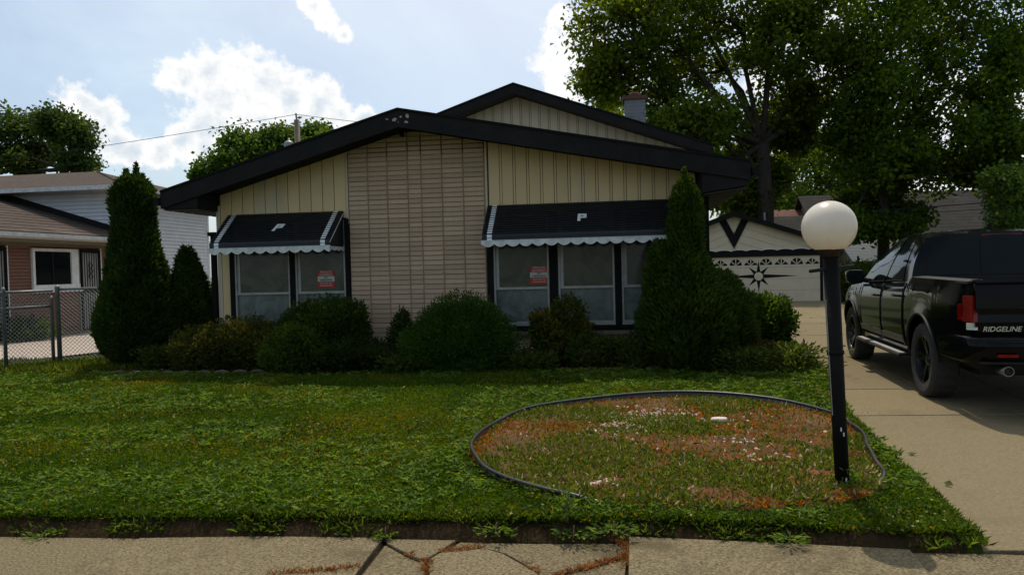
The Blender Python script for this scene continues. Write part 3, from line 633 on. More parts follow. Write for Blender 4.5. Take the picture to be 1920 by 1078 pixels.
sign(-2.095, 1.36, 0.0, 'red and white no trespassing sign in the window beside the round clipped shrub')
sign(1.215, 1.345, 0.0, 'red and white no trespassing sign in the window left of the pale reflecting pane')

# ------------------------------------------------------------------ garage
GAR = R(12); gy = 31.0; g0 = gnd(1423, 566, -0.2)
gar = empty('garage', (float(g0[0]), float(g0[1]), -0.21), -GAR); tag(gar, 'tan detached garage with black V gable and starburst painted door', 'garage')
PK = -0.97                                              # ridge, relative to the door centre
def gtop(x): return 3.83 - 0.35 * abs(x - PK)
gl, gr = PK - 3.85, PK + 3.85
MB().prism([(gl, 0.05, 0), (gr, 0.05, 0), (gr, 0.05, gtop(gr) - 0.1), (PK, 0.05, gtop(PK) - 0.1), (gl, 0.05, gtop(gl) - 0.1)], (0, 6.5, 0)).build('wall', garage_m, gar)
for s in (-1, 1):
    e1 = PK + s * 4.15
    MB().prism([(PK, -0.30, gtop(PK)), (e1, -0.30, gtop(e1)), (e1, -0.30, gtop(e1) - 0.08), (PK, -0.30, gtop(PK) - 0.08)], (0, 7.1, 0)).build('roof', darkroof_m, gar)
    MB().prism([(PK, -0.335, gtop(PK) + 0.015), (e1, -0.335, gtop(e1) + 0.015), (e1, -0.335, gtop(e1) - 0.20), (PK, -0.335, gtop(PK) - 0.20)], (0, 0.033, 0)).build('fascia', black_m, gar)
    # slanted gable boards laid parallel to the roof
    for k in range(5):
        d0, d1 = 0.21 + k * 0.34, 0.21 + (k + 1) * 0.34 - 0.02; P = []
        def zz(x, d): return gtop(x) - d
        lo_ = 2.10; xe0 = min(3.85, (3.83 - d0 - lo_) / 0.35); xe1 = max(0.0, min(3.85, (3.83 - d1 - lo_) / 0.35))
        if xe0 <= 0.05: continue
        P = [(PK + s * 0.004, 0.02, zz(PK, d0)), (PK + s * xe0, 0.02, zz(PK + s * xe0, d0))]
        if xe0 >= 3.85: P.append((PK + s * 3.85, 0.02, max(lo_, zz(PK + s * 3.85, d1))))
        if xe1 > 0.02: P += [(PK + s * xe1, 0.02, zz(PK + s * xe1, d1)), (PK + s * 0.004, 0.02, zz(PK, d1))]
        else: P.append((PK + s * 0.004, 0.02, lo_))
        Q = []
        for p in P:
            if not Q or (Vector(p) - Vector(Q[-1])).length > 0.01: Q.append(p)
        if len(Q) > 2: MB().prism(Q, (0, 0.028, 0)).build('gable_board', garage_m, gar)
    vo = [(PK + s * 0.60, -0.0, 3.83 - 0.35 * 0.62 - 0.16), (PK + s * 0.31, 0.0, 3.83 - 0.30), (PK, 0.0, 2.90), (PK, 0.0, 2.28)]
    MB().prism([(p[0], -0.025, p[2]) for p in vo], (0, 0.04, 0)).build('gable_ornament', black_m, gar)
band = [(x, 2.16 + 0.055 * abs(math.sin(math.pi * (x - gl) / 0.62)) ** 0.7) for x in np.arange(gl, gr + 0.01, 0.0775)]
MB().prism([(x, -0.035, z) for x, z in band] + [(gr, -0.035, 2.02), (gl, -0.035, 2.02)], (0, 0.05, 0)).build('scalloped_band', black_m, gar)
MB().prism([(x, -0.025, z + 0.028) for x, z in band] + [(gr, -0.025, 2.05), (gl, -0.025, 2.05)], (0, 0.04, 0)).build('scalloped_trim', white_m, gar)
MB().box(gl, gr, -0.10, -0.036, 1.92, 2.04).build('header', black_m, gar)
door = MB().box(-2.44, 2.44, -0.004, 0.04, 0.0, 1.94).build('garage_door', groove_m, gar)
for k in range(4): MB().box(-2.43, 2.43, -0.03, -0.005, 0.02 + k * 0.48, 0.02 + k * 0.48 + 0.472).build('door_panel', garage_m, door)
for k in range(8):
    xc = -2.14 + k * 0.611; fan = MB(); z0 = 1.56
    P = [(xc + 0.25 * math.cos(a), -0.036, z0 + 0.27 * math.sin(a)) for a in np.linspace(0, math.pi, 13)]
    if k % 2: P = [(xc + 0.26, -0.036, z0), (xc + 0.26, -0.036, z0 + 0.05), (xc - 0.02, -0.036, z0 + 0.27), (xc - 0.26, -0.036, z0 + 0.05), (xc - 0.26, -0.036, z0)]
    wn = fan.prism(P, (0, 0.005, 0)).build('fan_window', cglass_m, door); mu = MB()
    for a in (0.75, 1.57, 2.39): mu.prism([(xc - 0.012 * math.sin(a), -0.042, z0 + 0.012 * math.cos(a)), (xc + 0.012 * math.sin(a), -0.042, z0 - 0.012 * math.cos(a)), (xc + 0.27 * math.cos(a) + 0.02 * math.sin(a), -0.042, z0 + 0.27 * math.sin(a) - 0.02 * math.cos(a)), (xc + 0.27 * math.cos(a) - 0.02 * math.sin(a), -0.042, z0 + 0.27 * math.sin(a) + 0.02 * math.cos(a))], (0, 0.005, 0))
    mu.build('muntin', garage_m, wn)
star = empty('starburst'); star.parent = door; star.location = (0, -0.033, 1.09)
for k in range(8):
    a = k * math.pi / 4; ln_ = {0: 1.62, 4: 1.45}.get(k, 0.66 if k % 2 == 0 else 0.56); w = 0.085; ca, sa = math.cos(a), math.sin(a)
    MB().prism([(0.16 * ca - w * sa, 0, 0.16 * sa + w * ca), (0.16 * ca + w * sa, 0, 0.16 * sa - w * ca), (ln_ * ca, 0, ln_ * sa)], (0, 0.0025 + 0.0001 * k, 0)).build('star_ray', black_m, star)
MB().lathe([(0.0, -0.004), (0.175, -0.004), (0.175, 0.002)], 28, 'y').build('star_disc', garage_m, star)
MB().lathe([(0.185, -0.002), (0.20, -0.002), (0.20, 0.002)], 28, 'y').build('star_ring', black_m, star)
MB().box(2.45, 2.55, -0.04, 0.05, 0, 1.95).build('door_jamb', black_m, gar)
for k in range(6): MB().box(2.56, gr, 0.01, 0.05, 0.05 + k * 0.31, 0.05 + k * 0.31 + 0.30).build('wall_board', garage_m, gar)
MB().tube([(PK + 1.5, 2, 3.2), (PK + 1.5, 2, 3.9)], 0.04, 8).build('vent_pipe', steel_m, gar)

# ------------------------------------------------------------------ neighbour's house on the other side of the fence
nh = empty('neighbour_house', tuple(hw(-11.0, 0.0, 0.0)), -HA); tag(nh, 'split level neighbour house with brown shingle roof and white siding', 'house')
# local: x to the right (0 is the wall facing us), y back
w = MB(); w.box(-9, -0.02, 0.4, 7.6, 0.0, 2.36); w.build('wall', redbrick_m, nh)
MB().box(-9, -0.02, 7.6, 12.0, 0.0, 1.28).build('wall', redbrick_m, nh)
def rows_of_brick(v0, v1, z0, z1, name='brick_course'):
    z = z0
    while z < z1 - 0.04: MB().box(-0.019, 0.0, v0, v1, z, z + 0.064).build(name, redbrick_m, nh); z += 0.076
rows_of_brick(0.4, 3.05, 0.05, 2.3); rows_of_brick(3.75, 4.45, 0.05, 2.3); rows_of_brick(4.45, 5.95, 0.05, 1.22); rows_of_brick(6.75, 7.6, 0.05, 2.3); rows_of_brick(7.6, 12.0, 0.05, 1.2)
# low roof, eave to the right
EZ = 2.36
MB().prism([(0.42, 0.0, EZ + 0.04), (0.42, 0.0, EZ + 0.16), (-4.5, 0.0, EZ + 0.16 + 4.92 * 0.31), (-9.4, 0.0, EZ + 0.16), (-9.4, 0.0, EZ + 0.04)], (0, 7.68, 0)).build('low_roof', shingle_m, nh)
MB().prism([(0.42, -0.03, EZ + 0.02), (0.54, -0.03, EZ + 0.06), (0.54, -0.03, EZ + 0.15), (0.42, -0.03, EZ + 0.15)], (0, 7.72, 0)).build('gutter', valance_m, nh)
MB().box(0.0, 0.42, 0.0, 7.66, EZ - 0.05, EZ + 0.03).build('soffit', mat('brown_soffit', (0.17, 0.135, 0.09), rough=0.8), nh)
MB().box(0.0, 0.03, 0.4, 7.6, 2.24, 2.37).build('frieze_board', MATS['brown_soffit'], nh)
for k in range(15):                                     # shingle courses
    x1 = 0.40 - k * 0.32; x0 = x1 - 0.34
    f = lambda x: EZ + 0.16 + (0.42 - x) * 0.31
    MB().prism([(x1, 0.02, f(x1) + 0.022), (x0, 0.02, f(x0) + 0.010), (x0, 0.02, f(x0) + 0.002), (x1, 0.02, f(x1) + 0.002)], (0, 7.6, 0)).build('shingle_course', shingle_m, nh)
# upper storey
UZ = 3.88
MB().box(-9, -0.02, 7.62, 12.0, 1.30, UZ).build('upper_wall', siding_m, nh)
z = 1.30
while z < UZ - 0.05:
    MB().prism([(0.026, 7.6, z), (0.0, 7.6, z + 0.100), (-0.021, 7.6, z + 0.102), (-0.021, 7.6, z)], (0, 4.36, 0)).build('siding_board', siding_m, nh)
    MB().prism([(-9.0, 7.574, z), (-9.0, 7.6, z + 0.100), (-9.0, 7.621, z + 0.102), (-9.0, 7.621, z)], (9.0 - 0.03, 0, 0)).build('siding_board', siding_m, nh); z += 0.104
MB().box(-0.02, 0.03, 11.96, 12.05, 1.25, UZ).build('corner_board', white_m, nh); MB().box(-0.03, 0.02, 7.565, 7.61, 2.4, UZ).build('corner_board', white_m, nh)
flash = [(0.35, 7.54, EZ + 0.19), (0.35, 7.54, EZ + 0.36), (-4.5, 7.54, EZ + 0.36 + 4.85 * 0.31), (-4.5, 7.54, EZ + 0.19 + 4.85 * 0.31)]
MB().prism(flash, (0, 0.045, 0)).build('step_flashing', char_m, nh)
hip = MB().add([(0.5, 7.1, UZ + 0.05), (0.5, 12.6, UZ + 0.05), (-9.5, 12.6, UZ + 0.05), (-9.5, 7.1, UZ + 0.05), (-2.3, 9.85, UZ + 0.86), (-6.7, 9.85, UZ + 0.86), (0.5, 7.1, UZ - 0.03), (0.5, 12.6, UZ - 0.03), (-9.5, 12.6, UZ - 0.03), (-9.5, 7.1, UZ - 0.03)],
               [(0, 1, 4), (1, 2, 5, 4), (2, 3, 5), (3, 0, 4, 5), (6, 7, 1, 0), (7, 8, 2, 1), (8, 9, 3, 2), (9, 6, 0, 3), (9, 8, 7, 6)]).build('upper_roof', shingle_m, nh)
MB().box(0.5, 0.61, 7.0, 12.65, UZ - 0.06, UZ + 0.05).build('gutter', valance_m, nh); MB().box(-9.5, 0.61, 6.99, 7.098, UZ - 0.06, UZ + 0.05).build('gutter', valance_m, nh)
MB().box(-9.4, 0.49, 7.11, 7.61, UZ - 0.06, UZ - 0.032).build('soffit', valance_m, nh); MB().box(-4.3, -4.15, 6.9, 7.05, 3.95, 4.12).build('roof_vent', steel_m, nh)
MB().tube([(-2.3, 9.85, UZ + 0.87), (0.5, 7.1, UZ + 0.06)], 0.03, 5).build('hip_cap', shingle_m, nh)
# window with white frame
wn = MB(); wn.box(-0.01, 0.05, 4.46, 4.53, 1.28, 2.20); wn.box(-0.01, 0.05, 5.69, 5.93, 1.28, 2.20); wn.box(-0.01, 0.05, 4.53, 5.69, 2.13, 2.20); wn.box(-0.01, 0.06, 4.45, 5.95, 1.22, 1.34)
wn = wn.build('window', white_m, nh); MB().box(0.0, 0.012, 4.53, 5.69, 1.34, 2.13).build('pane', cglass_m, wn); MB().box(0.012, 0.03, 5.08, 5.12, 1.34, 2.13).build('mullion', char_m, wn); MB().box(0.0, 0.10, 4.42, 6.0, 1.16, 1.215).build('sill', white_m, wn)
def bar_door(v0, v1, label=None):
    d = MB().box(-0.01, 0.012, v0, v1, 0.1, 2.20).build('door', mat('pale_door', (0.46, 0.47, 0.45), rough=0.6), nh)
    fr = MB(); fr.box(0.03, 0.06, v0, v0 + 0.06, 0.1, 2.2); fr.box(0.03, 0.06, v1 - 0.06, v1, 0.1, 2.2); fr.box(0.03, 0.06, v0 + .06, v1 - .06, 2.12, 2.2); fr.box(0.03, 0.06, v0 + .06, v1 - .06, 0.1, 0.2); fr.box(0.03, 0.06, v0 + .06, v1 - .06, 1.12, 1.2); fr.build('security_frame', black_m, d)
    n_ = 7
    for i in range(1, n_): vv = v0 + 0.06 + (v1 - v0 - 0.12) * i / n_; MB().box(0.035, 0.05, vv - 0.008, vv + 0.008, 0.2, 2.12).build('bar', black_m, d)
    c = (v0 + v1) / 2
    for z in (1.66, 0.66): 
        t = MB()
        for dz in (-0.14, 0.0, 0.14): t.tube([(0.043, c + 0.07 * math.cos(a), z + dz + 0.06 * math.sin(a)) for a in np.linspace(0, 2 * math.pi, 11)], 0.009, 5, False)
        t.build('scroll', black_m, d)
bar_door(6.0, 6.72); bar_door(3.08, 3.72)
MB().box(0.01, 0.05, 3.72, 3.76, 0.1, 2.24).build('door_jamb', white_m, nh); MB().box(0.01, 0.05, 6.725, 6.77, 0.1, 2.24).build('door_jamb', white_m, nh)
MB().box(0.0, 0.25, 0.4, 12.0, 0.0, 0.16).build('footing', conc_m, nh)

# ------------------------------------------------------------------ chain-link fences
def chain_link(name, p0, p1, h, label, posts, z0, rails=(1.0,), group=None, post_r=0.035, pitch=0.062):
    p0 = np.array(p0, float); p1 = np.array(p1, float); Ln = np.linalg.norm(p1 - p0); ang = math.atan2(p1[1] - p0[1], p1[0] - p0[0]); e_ = empty(name, (p0[0], p0[1], z0), ang); tag(e_, label, 'gate' if 'gate' in name else 'fence', group)
    for t, ph in posts: MB().lathe([(0, ph + 0.04), (post_r * 0.8, ph + 0.03), (post_r * 1.15, ph), (post_r, ph - 0.01), (post_r, -0.1), (0, -0.1)], 12, 'z', (t * Ln, 0, 0)).build('post', steel_m, e_, smooth=True)
    for rz_ in rails: MB().tube([(0, 0, h * rz_), (Ln, 0, h * rz_)], 0.021, 8).build('rail', steel_m, e_, smooth=True)
    wm = MB(); r_ = 0.0038; z1 = h - 0.02; zb = 0.03; H_ = z1 - zb; y_ = 0.028
    k = -H_
    while k < Ln:
        for s in (0, 1):
            a = max(0, k); b = min(Ln, k + H_)
            if b - a > 0.02:
                za, zb2 = (zb + (a - k), zb + (b - k)) if s == 0 else (z1 - (a - k), z1 - (b - k))
                wm.tube([(a, y_ + 0.003 * s, za), (b, y_ + 0.003 * s, zb2)], r_, 3, False)
        k += pitch
    tag(wm.build('wire_mesh', steel_m, e_), kind='stuff'); return e_
fp = gnd(113, 685, LAWN); fg = gnd(6, 697, LAWN); fr_end = hw(-3.9, 1.2)
chain_link('chain_link_fence', fp[:2], (fr_end[0] - 0.02, fr_end[1]), 1.24, 'grey chain link fence running from the gate post behind the tall evergreen', [(0.0, 1.27), (0.62, 1.22)], LAWN - 0.02)
gt = chain_link('chain_link_gate', fg[:2], (fp[0] - 0.06, fp[1] - 0.03), 1.22, 'chain link gate with two rails in front of the neighbour driveway', [(0.06, 1.26), (0.97, 1.1)], LAWN - 0.02, rails=(1.0, 0.80), post_r=0.026)
fa = gnd(-420, 730, LAWN)
chain_link('chain_link_fence', (fa[0], fa[1]), (fg[0] - 0.05, fg[1] - 0.03), 1.22, 'chain link fence beyond the two rail gate towards the street', [(0.0, 1.25), (0.985, 1.26)], LAWN - 0.02)

# ------------------------------------------------------------------ lamp post
lp = gnd(1580, 917, LAWN)
lamp = empty('lamp_post', tuple(lp)); tag(lamp, 'black lamp post with white globe standing in the round garden bed', 'lamp post')
lean = Vector((-0.0385, 0.0, 1.0))
def lpnt(z): return (lean.x * z, 0, z)
MB().tube([lpnt(-0.06), lpnt(0.55), lpnt(1.40)], [0.041, 0.042, 0.045], 20).build('pole', black_m, lamp, smooth=True)
MB().tube([lpnt(0.815), lpnt(0.835)], [0.049, 0.049], 20).build('collar', black_m, lamp, smooth=True)
MB().tube([lpnt(1.395), lpnt(1.42), lpnt(1.432)], [0.05, 0.056, 0.085], 24).build('globe_holder', mat('rusty_black', (0.05, 0.022, 0.014), (0.02, 0.012, 0.01), 20, 0.8), lamp, smooth=True)
MB().tube([(lpnt(1.32)[0] - 0.130, 0.0, 1.312), (lpnt(1.32)[0] + 0.135, 0.0, 1.338)], 0.011, 10).build('ladder_bar', plastic_m, lamp, smooth=True)
gc = lpnt(1.572); RG = 0.155
prof = [(0.082, -math.sqrt(RG ** 2 - 0.082 ** 2))] + [(RG * math.cos(a), RG * math.sin(a)) for a in np.linspace(-1.0, math.pi / 2, 30)]
MB().lathe(prof, 48, 'z', gc).build('globe', globe_m, lamp, smooth=True)
MB().tube([(lpnt(0.45)[0] - 0.043, -0.012, 0.45), (lpnt(1.14)[0] - 0.047, -0.012, 1.14)], 0.0035, 6).build('conduit', alu_m, lamp)
for (z, x) in ((0.36, -0.01), (0.33, 0.004), (0.06, 0.005)): MB().box(x + lpnt(z)[0] - 0.003, x + lpnt(z)[0] + 0.003, -0.0465, -0.0405, z, z + 0.022).build('paint_chip', white_m, lamp)

# ------------------------------------------------------------------ utility pole and wires
up = dep(556, 215, 34.0); pole = empty('utility_pole', (float(up[0]), 34.0, float(gz(34)) - 0.1)); tag(pole, 'weathered wooden utility pole with transformer rising behind the house roof', 'utility pole'); pt_ = float(up[2]) - pole.location.z
MB().tube([(0, 0, 0), (0.02, 0, pt_ * 0.5), (0, 0, pt_ - 0.25)], [0.17, 0.15, 0.125], 12).build('pole_shaft', wood_m, pole, smooth=True)
MB().tube([(0, 0, pt_ - 0.27), (-0.03, 0, pt_ + 0.05)], 0.04, 8).build('insulator', steel_m, pole)
MB().lathe([(0, 0.0), (0.22, 0.0), (0.23, 0.62), (0.14, 0.72), (0.05, 0.74), (0.05, 0.86), (0.0, 0.86)], 16, 'z', (-0.36, -0.1, pt_ - 1.95)).build('transformer', steel_m, pole, smooth=True)
def wire(a, b, sag, label, name='power_line', r_=0.012):
    P = [tuple(np.array(a) * (1 - t) + np.array(b) * t - np.array([0, 0, sag * 4 * t * (1 - t)])) for t in np.linspace(0, 1, 14)]
    o = MB().tube(P, r_, 5).build(name, plastic_m); tag(o, label, 'wire', 'overhead wires'); return o
T = (float(up[0]) - 0.03, 34.0, float(up[2]))
wire(T, dep(-700, 390, 33.0), 0.25, 'single thin wire running from the utility pole out over the neighbour house')
wire(T, dep(1150, 262, 36.0), 0.2, 'single thin wire leaving the utility pole and passing behind the gable')
wire(dep(1130, 382, 30), dep(2300, 275, 30), 0.1, 'faint wire crossing in front of the big trees', r_=0.008)
wire(dep(1585, 399, 33), dep(2300, 330, 30), 0.15, 'black cable crossing in front of the grey roof', r_=0.02)
wire(dep(1640, 405, 33), dep(2300, 345, 31), 0.15, 'pale cable crossing low in front of the grey roof', r_=0.012)

# ------------------------------------------------------------------ houses, shed and fence far behind
def far_house(name, x0, x1, y0, y1, eave, ridge, wall, roofm, label, axis='x', z0=-0.3, windows=(), turn=-9):
    e_ = empty(name, ((x0 + x1) / 2, y0, z0), R(turn)); tag(e_, label, 'shed' if 'shed' in name else 'house'); hx = (x1 - x0) / 2; D_ = y1 - y0
    if axis == 'x':
        MB().prism([(-hx, 0, 0), (-hx, D_, 0), (-hx, D_, eave), (-hx, D_ / 2, ridge - 0.1), (-hx, 0, eave)], (2 * hx, 0, 0)).build('wall', wall, e_)
        for s in (0, 1):
            yy = -0.4 if s == 0 else D_ + 0.4; sl = (ridge - eave) / (D_ / 2)
            MB().prism([(-hx - 0.4, yy, eave - 0.4 * sl), (-hx - 0.4, D_ / 2, ridge), (-hx - 0.4, D_ / 2, ridge + 0.12), (-hx - 0.4, yy, eave - 0.4 * sl + 0.12)], (2 * hx + 0.8, 0, 0)).build('roof', roofm, e_)
            if s == 0:
                nC = 14
                for k in range(nC):
                    t0, t1 = k / nC, (k + 1.0) / nC; ya, yb = yy + (D_ / 2 - yy) * t0, yy + (D_ / 2 - yy) * t1; za = eave - 0.4 * sl + 0.12 + (ya - yy) * sl; zb = eave - 0.4 * sl + 0.12 + (yb - yy) * sl
                    MB().prism([(-hx - 0.41, ya, za + 0.002), (-hx - 0.41, ya, za + 0.014), (-hx - 0.41, yb, zb + 0.006), (-hx - 0.41, yb, zb + 0.001)], (2 * hx + 0.82, 0, 0)).build('shingle_course', roofm, e_)
                MB().box(-hx - 0.4, hx + 0.4, yy - 0.1, yy, eave - 0.4 * sl, eave - 0.4 * sl + 0.13).build('gutter', valance_m, e_)
    else:
        MB().prism([(-hx, 0, 0), (hx, 0, 0), (hx, 0, eave), (0, 0, ridge - 0.1), (-hx, 0, eave)], (0, D_, 0)).build('wall', wall, e_)
        sl = (ridge - eave) / hx
        for s in (-1, 1): MB().prism([(s * (hx + 0.4), -0.4, eave - 0.4 * sl), (0, -0.4, ridge), (0, -0.4, ridge + 0.14), (s * (hx + 0.4), -0.4, eave - 0.4 * sl + 0.14)], (0, D_ + 0.8, 0)).build('roof', roofm, e_)
    for (a, b, c, d) in windows:
        f_ = MB().box(a - 0.07, b + 0.07, -0.04, 0.01, c - 0.07, d + 0.07).build('window', white_m, e_); MB().box(a, b, -0.05, -0.041, c, d).build('pane', cglass_m, f_)
    return e_
def px(x, y, Y): return [float(v) for v in dep(x, y, Y)]
a, b = px(1645, 430, 44), px(1880, 430, 44)
far_house('far_house', a[0] - 3, b[0], 44, 53, 3.3, 6.0, MATS['brown_soffit'], greyroof_m, 'distant house with broad grey shingle roof beyond the black truck', windows=((2, 3.2, 1.2, 2.4),))
a, b = px(1570, 450, 40), px(1632, 450, 40)
far_house('far_cottage', a[0] - 4, b[0], 40, 46, 2.6, 4.3, mat('cream_siding', (0.32, 0.28, 0.22), rough=0.7), greyroof_m, 'small cream cottage peeping out behind the white lamp globe', windows=((1.9, 2.8, 1.0, 2.1),))
a, b = px(1615, 470, 36), px(1700, 470, 36)
far_house('far_shed', a[0], b[0] + 1.6, 36, 40, 1.75, 2.65, wood_m, mat('blue_grey_roof', (0.10, 0.12, 0.14), rough=0.8), 'low shed with blue grey roof behind the wooden fence')
a, b = px(1470, 405, 46), px(1530, 405, 46)
far_house('far_house', a[0] - 2, b[0] + 3, 47, 54, 3.4, 5.2, redbrick_m, redroof_m, 'distant house with red brown roof behind the garage')
a = px(1888, 325, 32)
far_house('far_house', a[0] + 0.2, a[0] + 7.2, 33, 39, 5.4, 7.0, mat('cream_siding', (0.3, 0.27, 0.21)), greyroof_m, 'tall cream house at the end of the trees above the truck roof', axis='y', turn=-38)
# wooden fence between the yards
q0, q1 = px(1560, 520, 33.5), px(1800, 515, 33.0)
wf = empty('wooden_fence', (q0[0], q0[1], -0.3), math.atan2(q1[1] - q0[1], q1[0] - q0[0])); tag(wf, 'weathered board fence with black posts beside the garage', 'fence'); Lw = math.hypot(q1[0] - q0[0], q1[1] - q0[1])
nbd = int(Lw / 0.16)
for i in range(nbd): MB().box(i * 0.16, i * 0.16 + 0.15, 0.0, 0.02, 0.05, 1.62 + 0.03 * math.sin(i * 2.3)).build('board', wood_m, wf)
for i in range(int(Lw / 1.1) + 1): MB().box(i * 1.1, i * 1.1 + 0.07, -0.09, -0.02, 0, 1.95).build('post', black_m, wf)
MB().box(0, Lw, -0.019, -0.001, 1.22, 1.30).build('rail', black_m, wf)

# ------------------------------------------------------------------ the black pickup truck
def build_truck():
    c0 = gnd(1729, 745); c1 = gnd(1594, 672); hd = (c1 - c0)[:2]; hd = hd / np.linalg.norm(hd); lf = np.array([-hd[1], hd[0]]); ax = c0[:2] - lf * 0.985
    tr = empty('pickup_truck', (float(ax[0]), float(ax[1]), 0.012), math.atan2(hd[1], hd[0])); tag(tr, 'black pickup truck parked on the driveway, seen from behind', 'truck')
    ip = lambda x, t: float(np.interp(x, [a for a, _ in t], [b for _, b in t]))
    TOP = [(-1.13, 1.215), (-0.5, 1.23), (0.47, 1.24), (0.55, 1.19), (1.6, 1.155), (2.5, 1.125), (2.8, 1.115), (3.4, 1.07), (3.85, 0.99), (4.1, 0.88), (4.2, 0.78)]
    BOT = [(-1.13, 0.56), (-0.75, 0.52), (-0.5, 0.47), (0.5, 0.40), (2.6, 0.38), (3.7, 0.36), (4.2, 0.42)]
    WID = [(-1.13, 0.915), (-1.05, 0.955), (-0.85, 0.98), (-0.3, 0.992), (3.4, 0.985), (3.75, 0.945), (4.0, 0.85), (4.15, 0.70), (4.2, 0.60)]
    AX = (0.0, 3.18); AR, AZc = 0.465, 0.40
    def bottom(x):
        b = ip(x, BOT)
        for a in AX:
            d = abs(x - a)
            if d < AR: b = max(b, AZc + math.sqrt(max(AR * AR - d * d, 0)))
        return b
    def sidey(x, z):
        w = ip(x, WID); t = ip(x, TOP); k = (z - 0.38) / (t - 0.38)
        y = w * (1 - 0.055 * max(0, (0.45 - k) / 0.45) ** 1.6 - 0.05 * max(0, (k - 0.62) / 0.38) ** 2.0)
        if 0.80 < k < 0.86: y += 0.006
        for a in AX:
            d = math.hypot(x - a, z - AZc)
            if d < AR + 0.10: y += 0.018 * max(0, 1 - abs(d - AR) / 0.10)
        return y
    xs = sorted(set([round(v, 4) for v in list(np.linspace(-1.13, 4.2, 60)) + [a + AR * math.cos(t) for a in AX for t in np.linspace(0, math.pi, 25)]]))
    nz = 12
    for s in (1, -1):
        G = []
        for x in xs:
            b, t = bottom(x), ip(x, TOP); G.append([(x, s * sidey(x, b + (t - b) * k / nz), b + (t - b) * k / nz) for k in range(nz + 1)])
        if s < 0: G = G[::-1]
        MB().grid(G).build('body_side', carp_m, tr, smooth=True)
        # wheel arch lips
        for a in AX: MB().tube([(a + (AR + 0.004) * math.cos(t), s * (sidey(a + AR * math.cos(t), AZc + AR * math.sin(t)) + 0.004), AZc + (AR + 0.004) * math.sin(t)) for t in np.linspace(0.05, math.pi - 0.05, 26)], 0.016, 6).build('wheel_arch', plastic_m, tr, smooth=True)
        # doors a little proud, so that their shut lines read
        for (xa, xb, nm) in ((0.62, 1.52, 'rear'), (1.545, 2.60, 'front')):
            G = []
            for i in range(17):
                x = xa + (xb - xa) * i / 16; b = max(0.46, bottom(x) + 0.01); t = ip(x, TOP) - 0.012; G.append([(x, s * (sidey(x, b + (t - b) * k / 10) + 0.006), b + (t - b) * k / 10) for k in range(11)])
            if s < 0: G = G[::-1]
            d = MB().grid(G).build('door', carp_m, tr, smooth=True); md = d.modifiers.new('s', 'SOLIDIFY'); md.thickness = 0.010; md.offset = -1
            hx = xa + 0.12; hz = ip(hx, TOP) - 0.16
            MB().tube([(hx, s * (sidey(hx, hz) + 0.012), hz), (hx + 0.03, s * (sidey(hx, hz) + 0.04), hz), (hx + 0.17, s * (sidey(hx + .2, hz) + 0.04), hz), (hx + 0.2, s * (sidey(hx + .2, hz) + 0.012), hz)], 0.013, 8).build('handle', carp_m, d, smooth=True)
            tz = 0.50
            MB().prism([(xa + 0.01, s * (sidey(xa, tz) + 0.008), tz), (xb - 0.01, s * (sidey(xb, tz) + 0.008), tz), (xb - 0.01, s * (sidey(xb, tz + .07) + 0.012), tz + 0.07), (xa + 0.01, s * (sidey(xa, tz + .07) + 0.012), tz + 0.07)], (0, s * 0.012, 0)).build('door_trim', mat('satin_trim', (0.05, 0.048, 0.044), (0.07, 0.066, 0.06), 10, 0.35, spec=0.6), d)
        # running board
        MB().prism([(0.58, s * 0.88, 0.36), (0.58, s * 1.045, 0.345), (0.58, s * 1.06, 0.365), (0.58, s * 1.045, 0.385), (0.58, s * 0.88, 0.385)], (2.0, 0, 0)).build('running_board', plastic_m, tr, bevel=0.006)
        MB().box(0.60, 2.56, min(s * 0.97, s * 1.04), max(s * 0.97, s * 1.04), 0.3855, 0.392).build('step_tread', alu_m, tr)
        # bed rail, tail lamp, bumper corner
        MB().prism([(-1.10, s * 0.80, 1.215), (-1.10, s * 0.935, 1.20), (-1.10, s * 0.93, 1.228), (-1.10, s * 0.80, 1.24)], (1.62, 0, 0.012)).build('bed_rail', plastic_m, tr, bevel=0.006)
        P = [(-1.145, s * 0.915), (-1.12, s * 0.955), (-1.04, s * 0.985), (-0.90, s * 0.995)]; Q = [(-1.155, s * 0.72)] + P
        def lens(pts, z0, z1, m, name, par, out=0.012):
            vs = []
            for (x, y) in pts:
                n_ = Vector((x + 0.6, y, 0)).normalized() * out; vs += [(x + n_.x, y + n_.y, z0), (x + n_.x, y + n_.y, z1), (x - 0.03 * (1 if x < -1.1 else 0.3), y - s * 0.02, z0), (x - 0.03 * (1 if x < -1.1 else 0.3) + 0.04, y - s * 0.03, z1)]
            m_ = MB(); n2 = len(pts); fs = []
            for i in range(n2 - 1):
                a, b = i * 4, (i + 1) * 4; fs += [(a, b, b + 1, a + 1), (a + 1, b + 1, b + 3, a + 3), (a, a + 2, b + 2, b)]
            fs += [(0, 1, 3, 2), (4 * (n2 - 1), 4 * (n2 - 1) + 2, 4 * (n2 - 1) + 3, 4 * (n2 - 1) + 1)]; m_.add(vs, fs); return m_.build(name, m, par)
        L1 = [(-1.142, s * 0.895), (-1.138, s * 0.92), (-1.127, s * 0.943), (-1.10, s * 0.962)]
        tl = lens(L1, 0.865, 1.10, redlens_m, 'tail_light', tr); lens(L1[:3], 0.795, 0.858, clearlens_m, 'reverse_lens', tl)
        lens([(-1.09, s * 0.972), (-1.06, s * 0.982), (-1.03, s * 0.987)], 0.88, 1.02, redlens_m, 'side_lens', tl, 0.003)
        # mirror
        mr = MB(); mr.tube([(2.40, s * 0.93, 1.16), (2.42, s * 1.00, 1.18)], 0.035, 8); mr = mr.build('mirror', carp_m, tr)
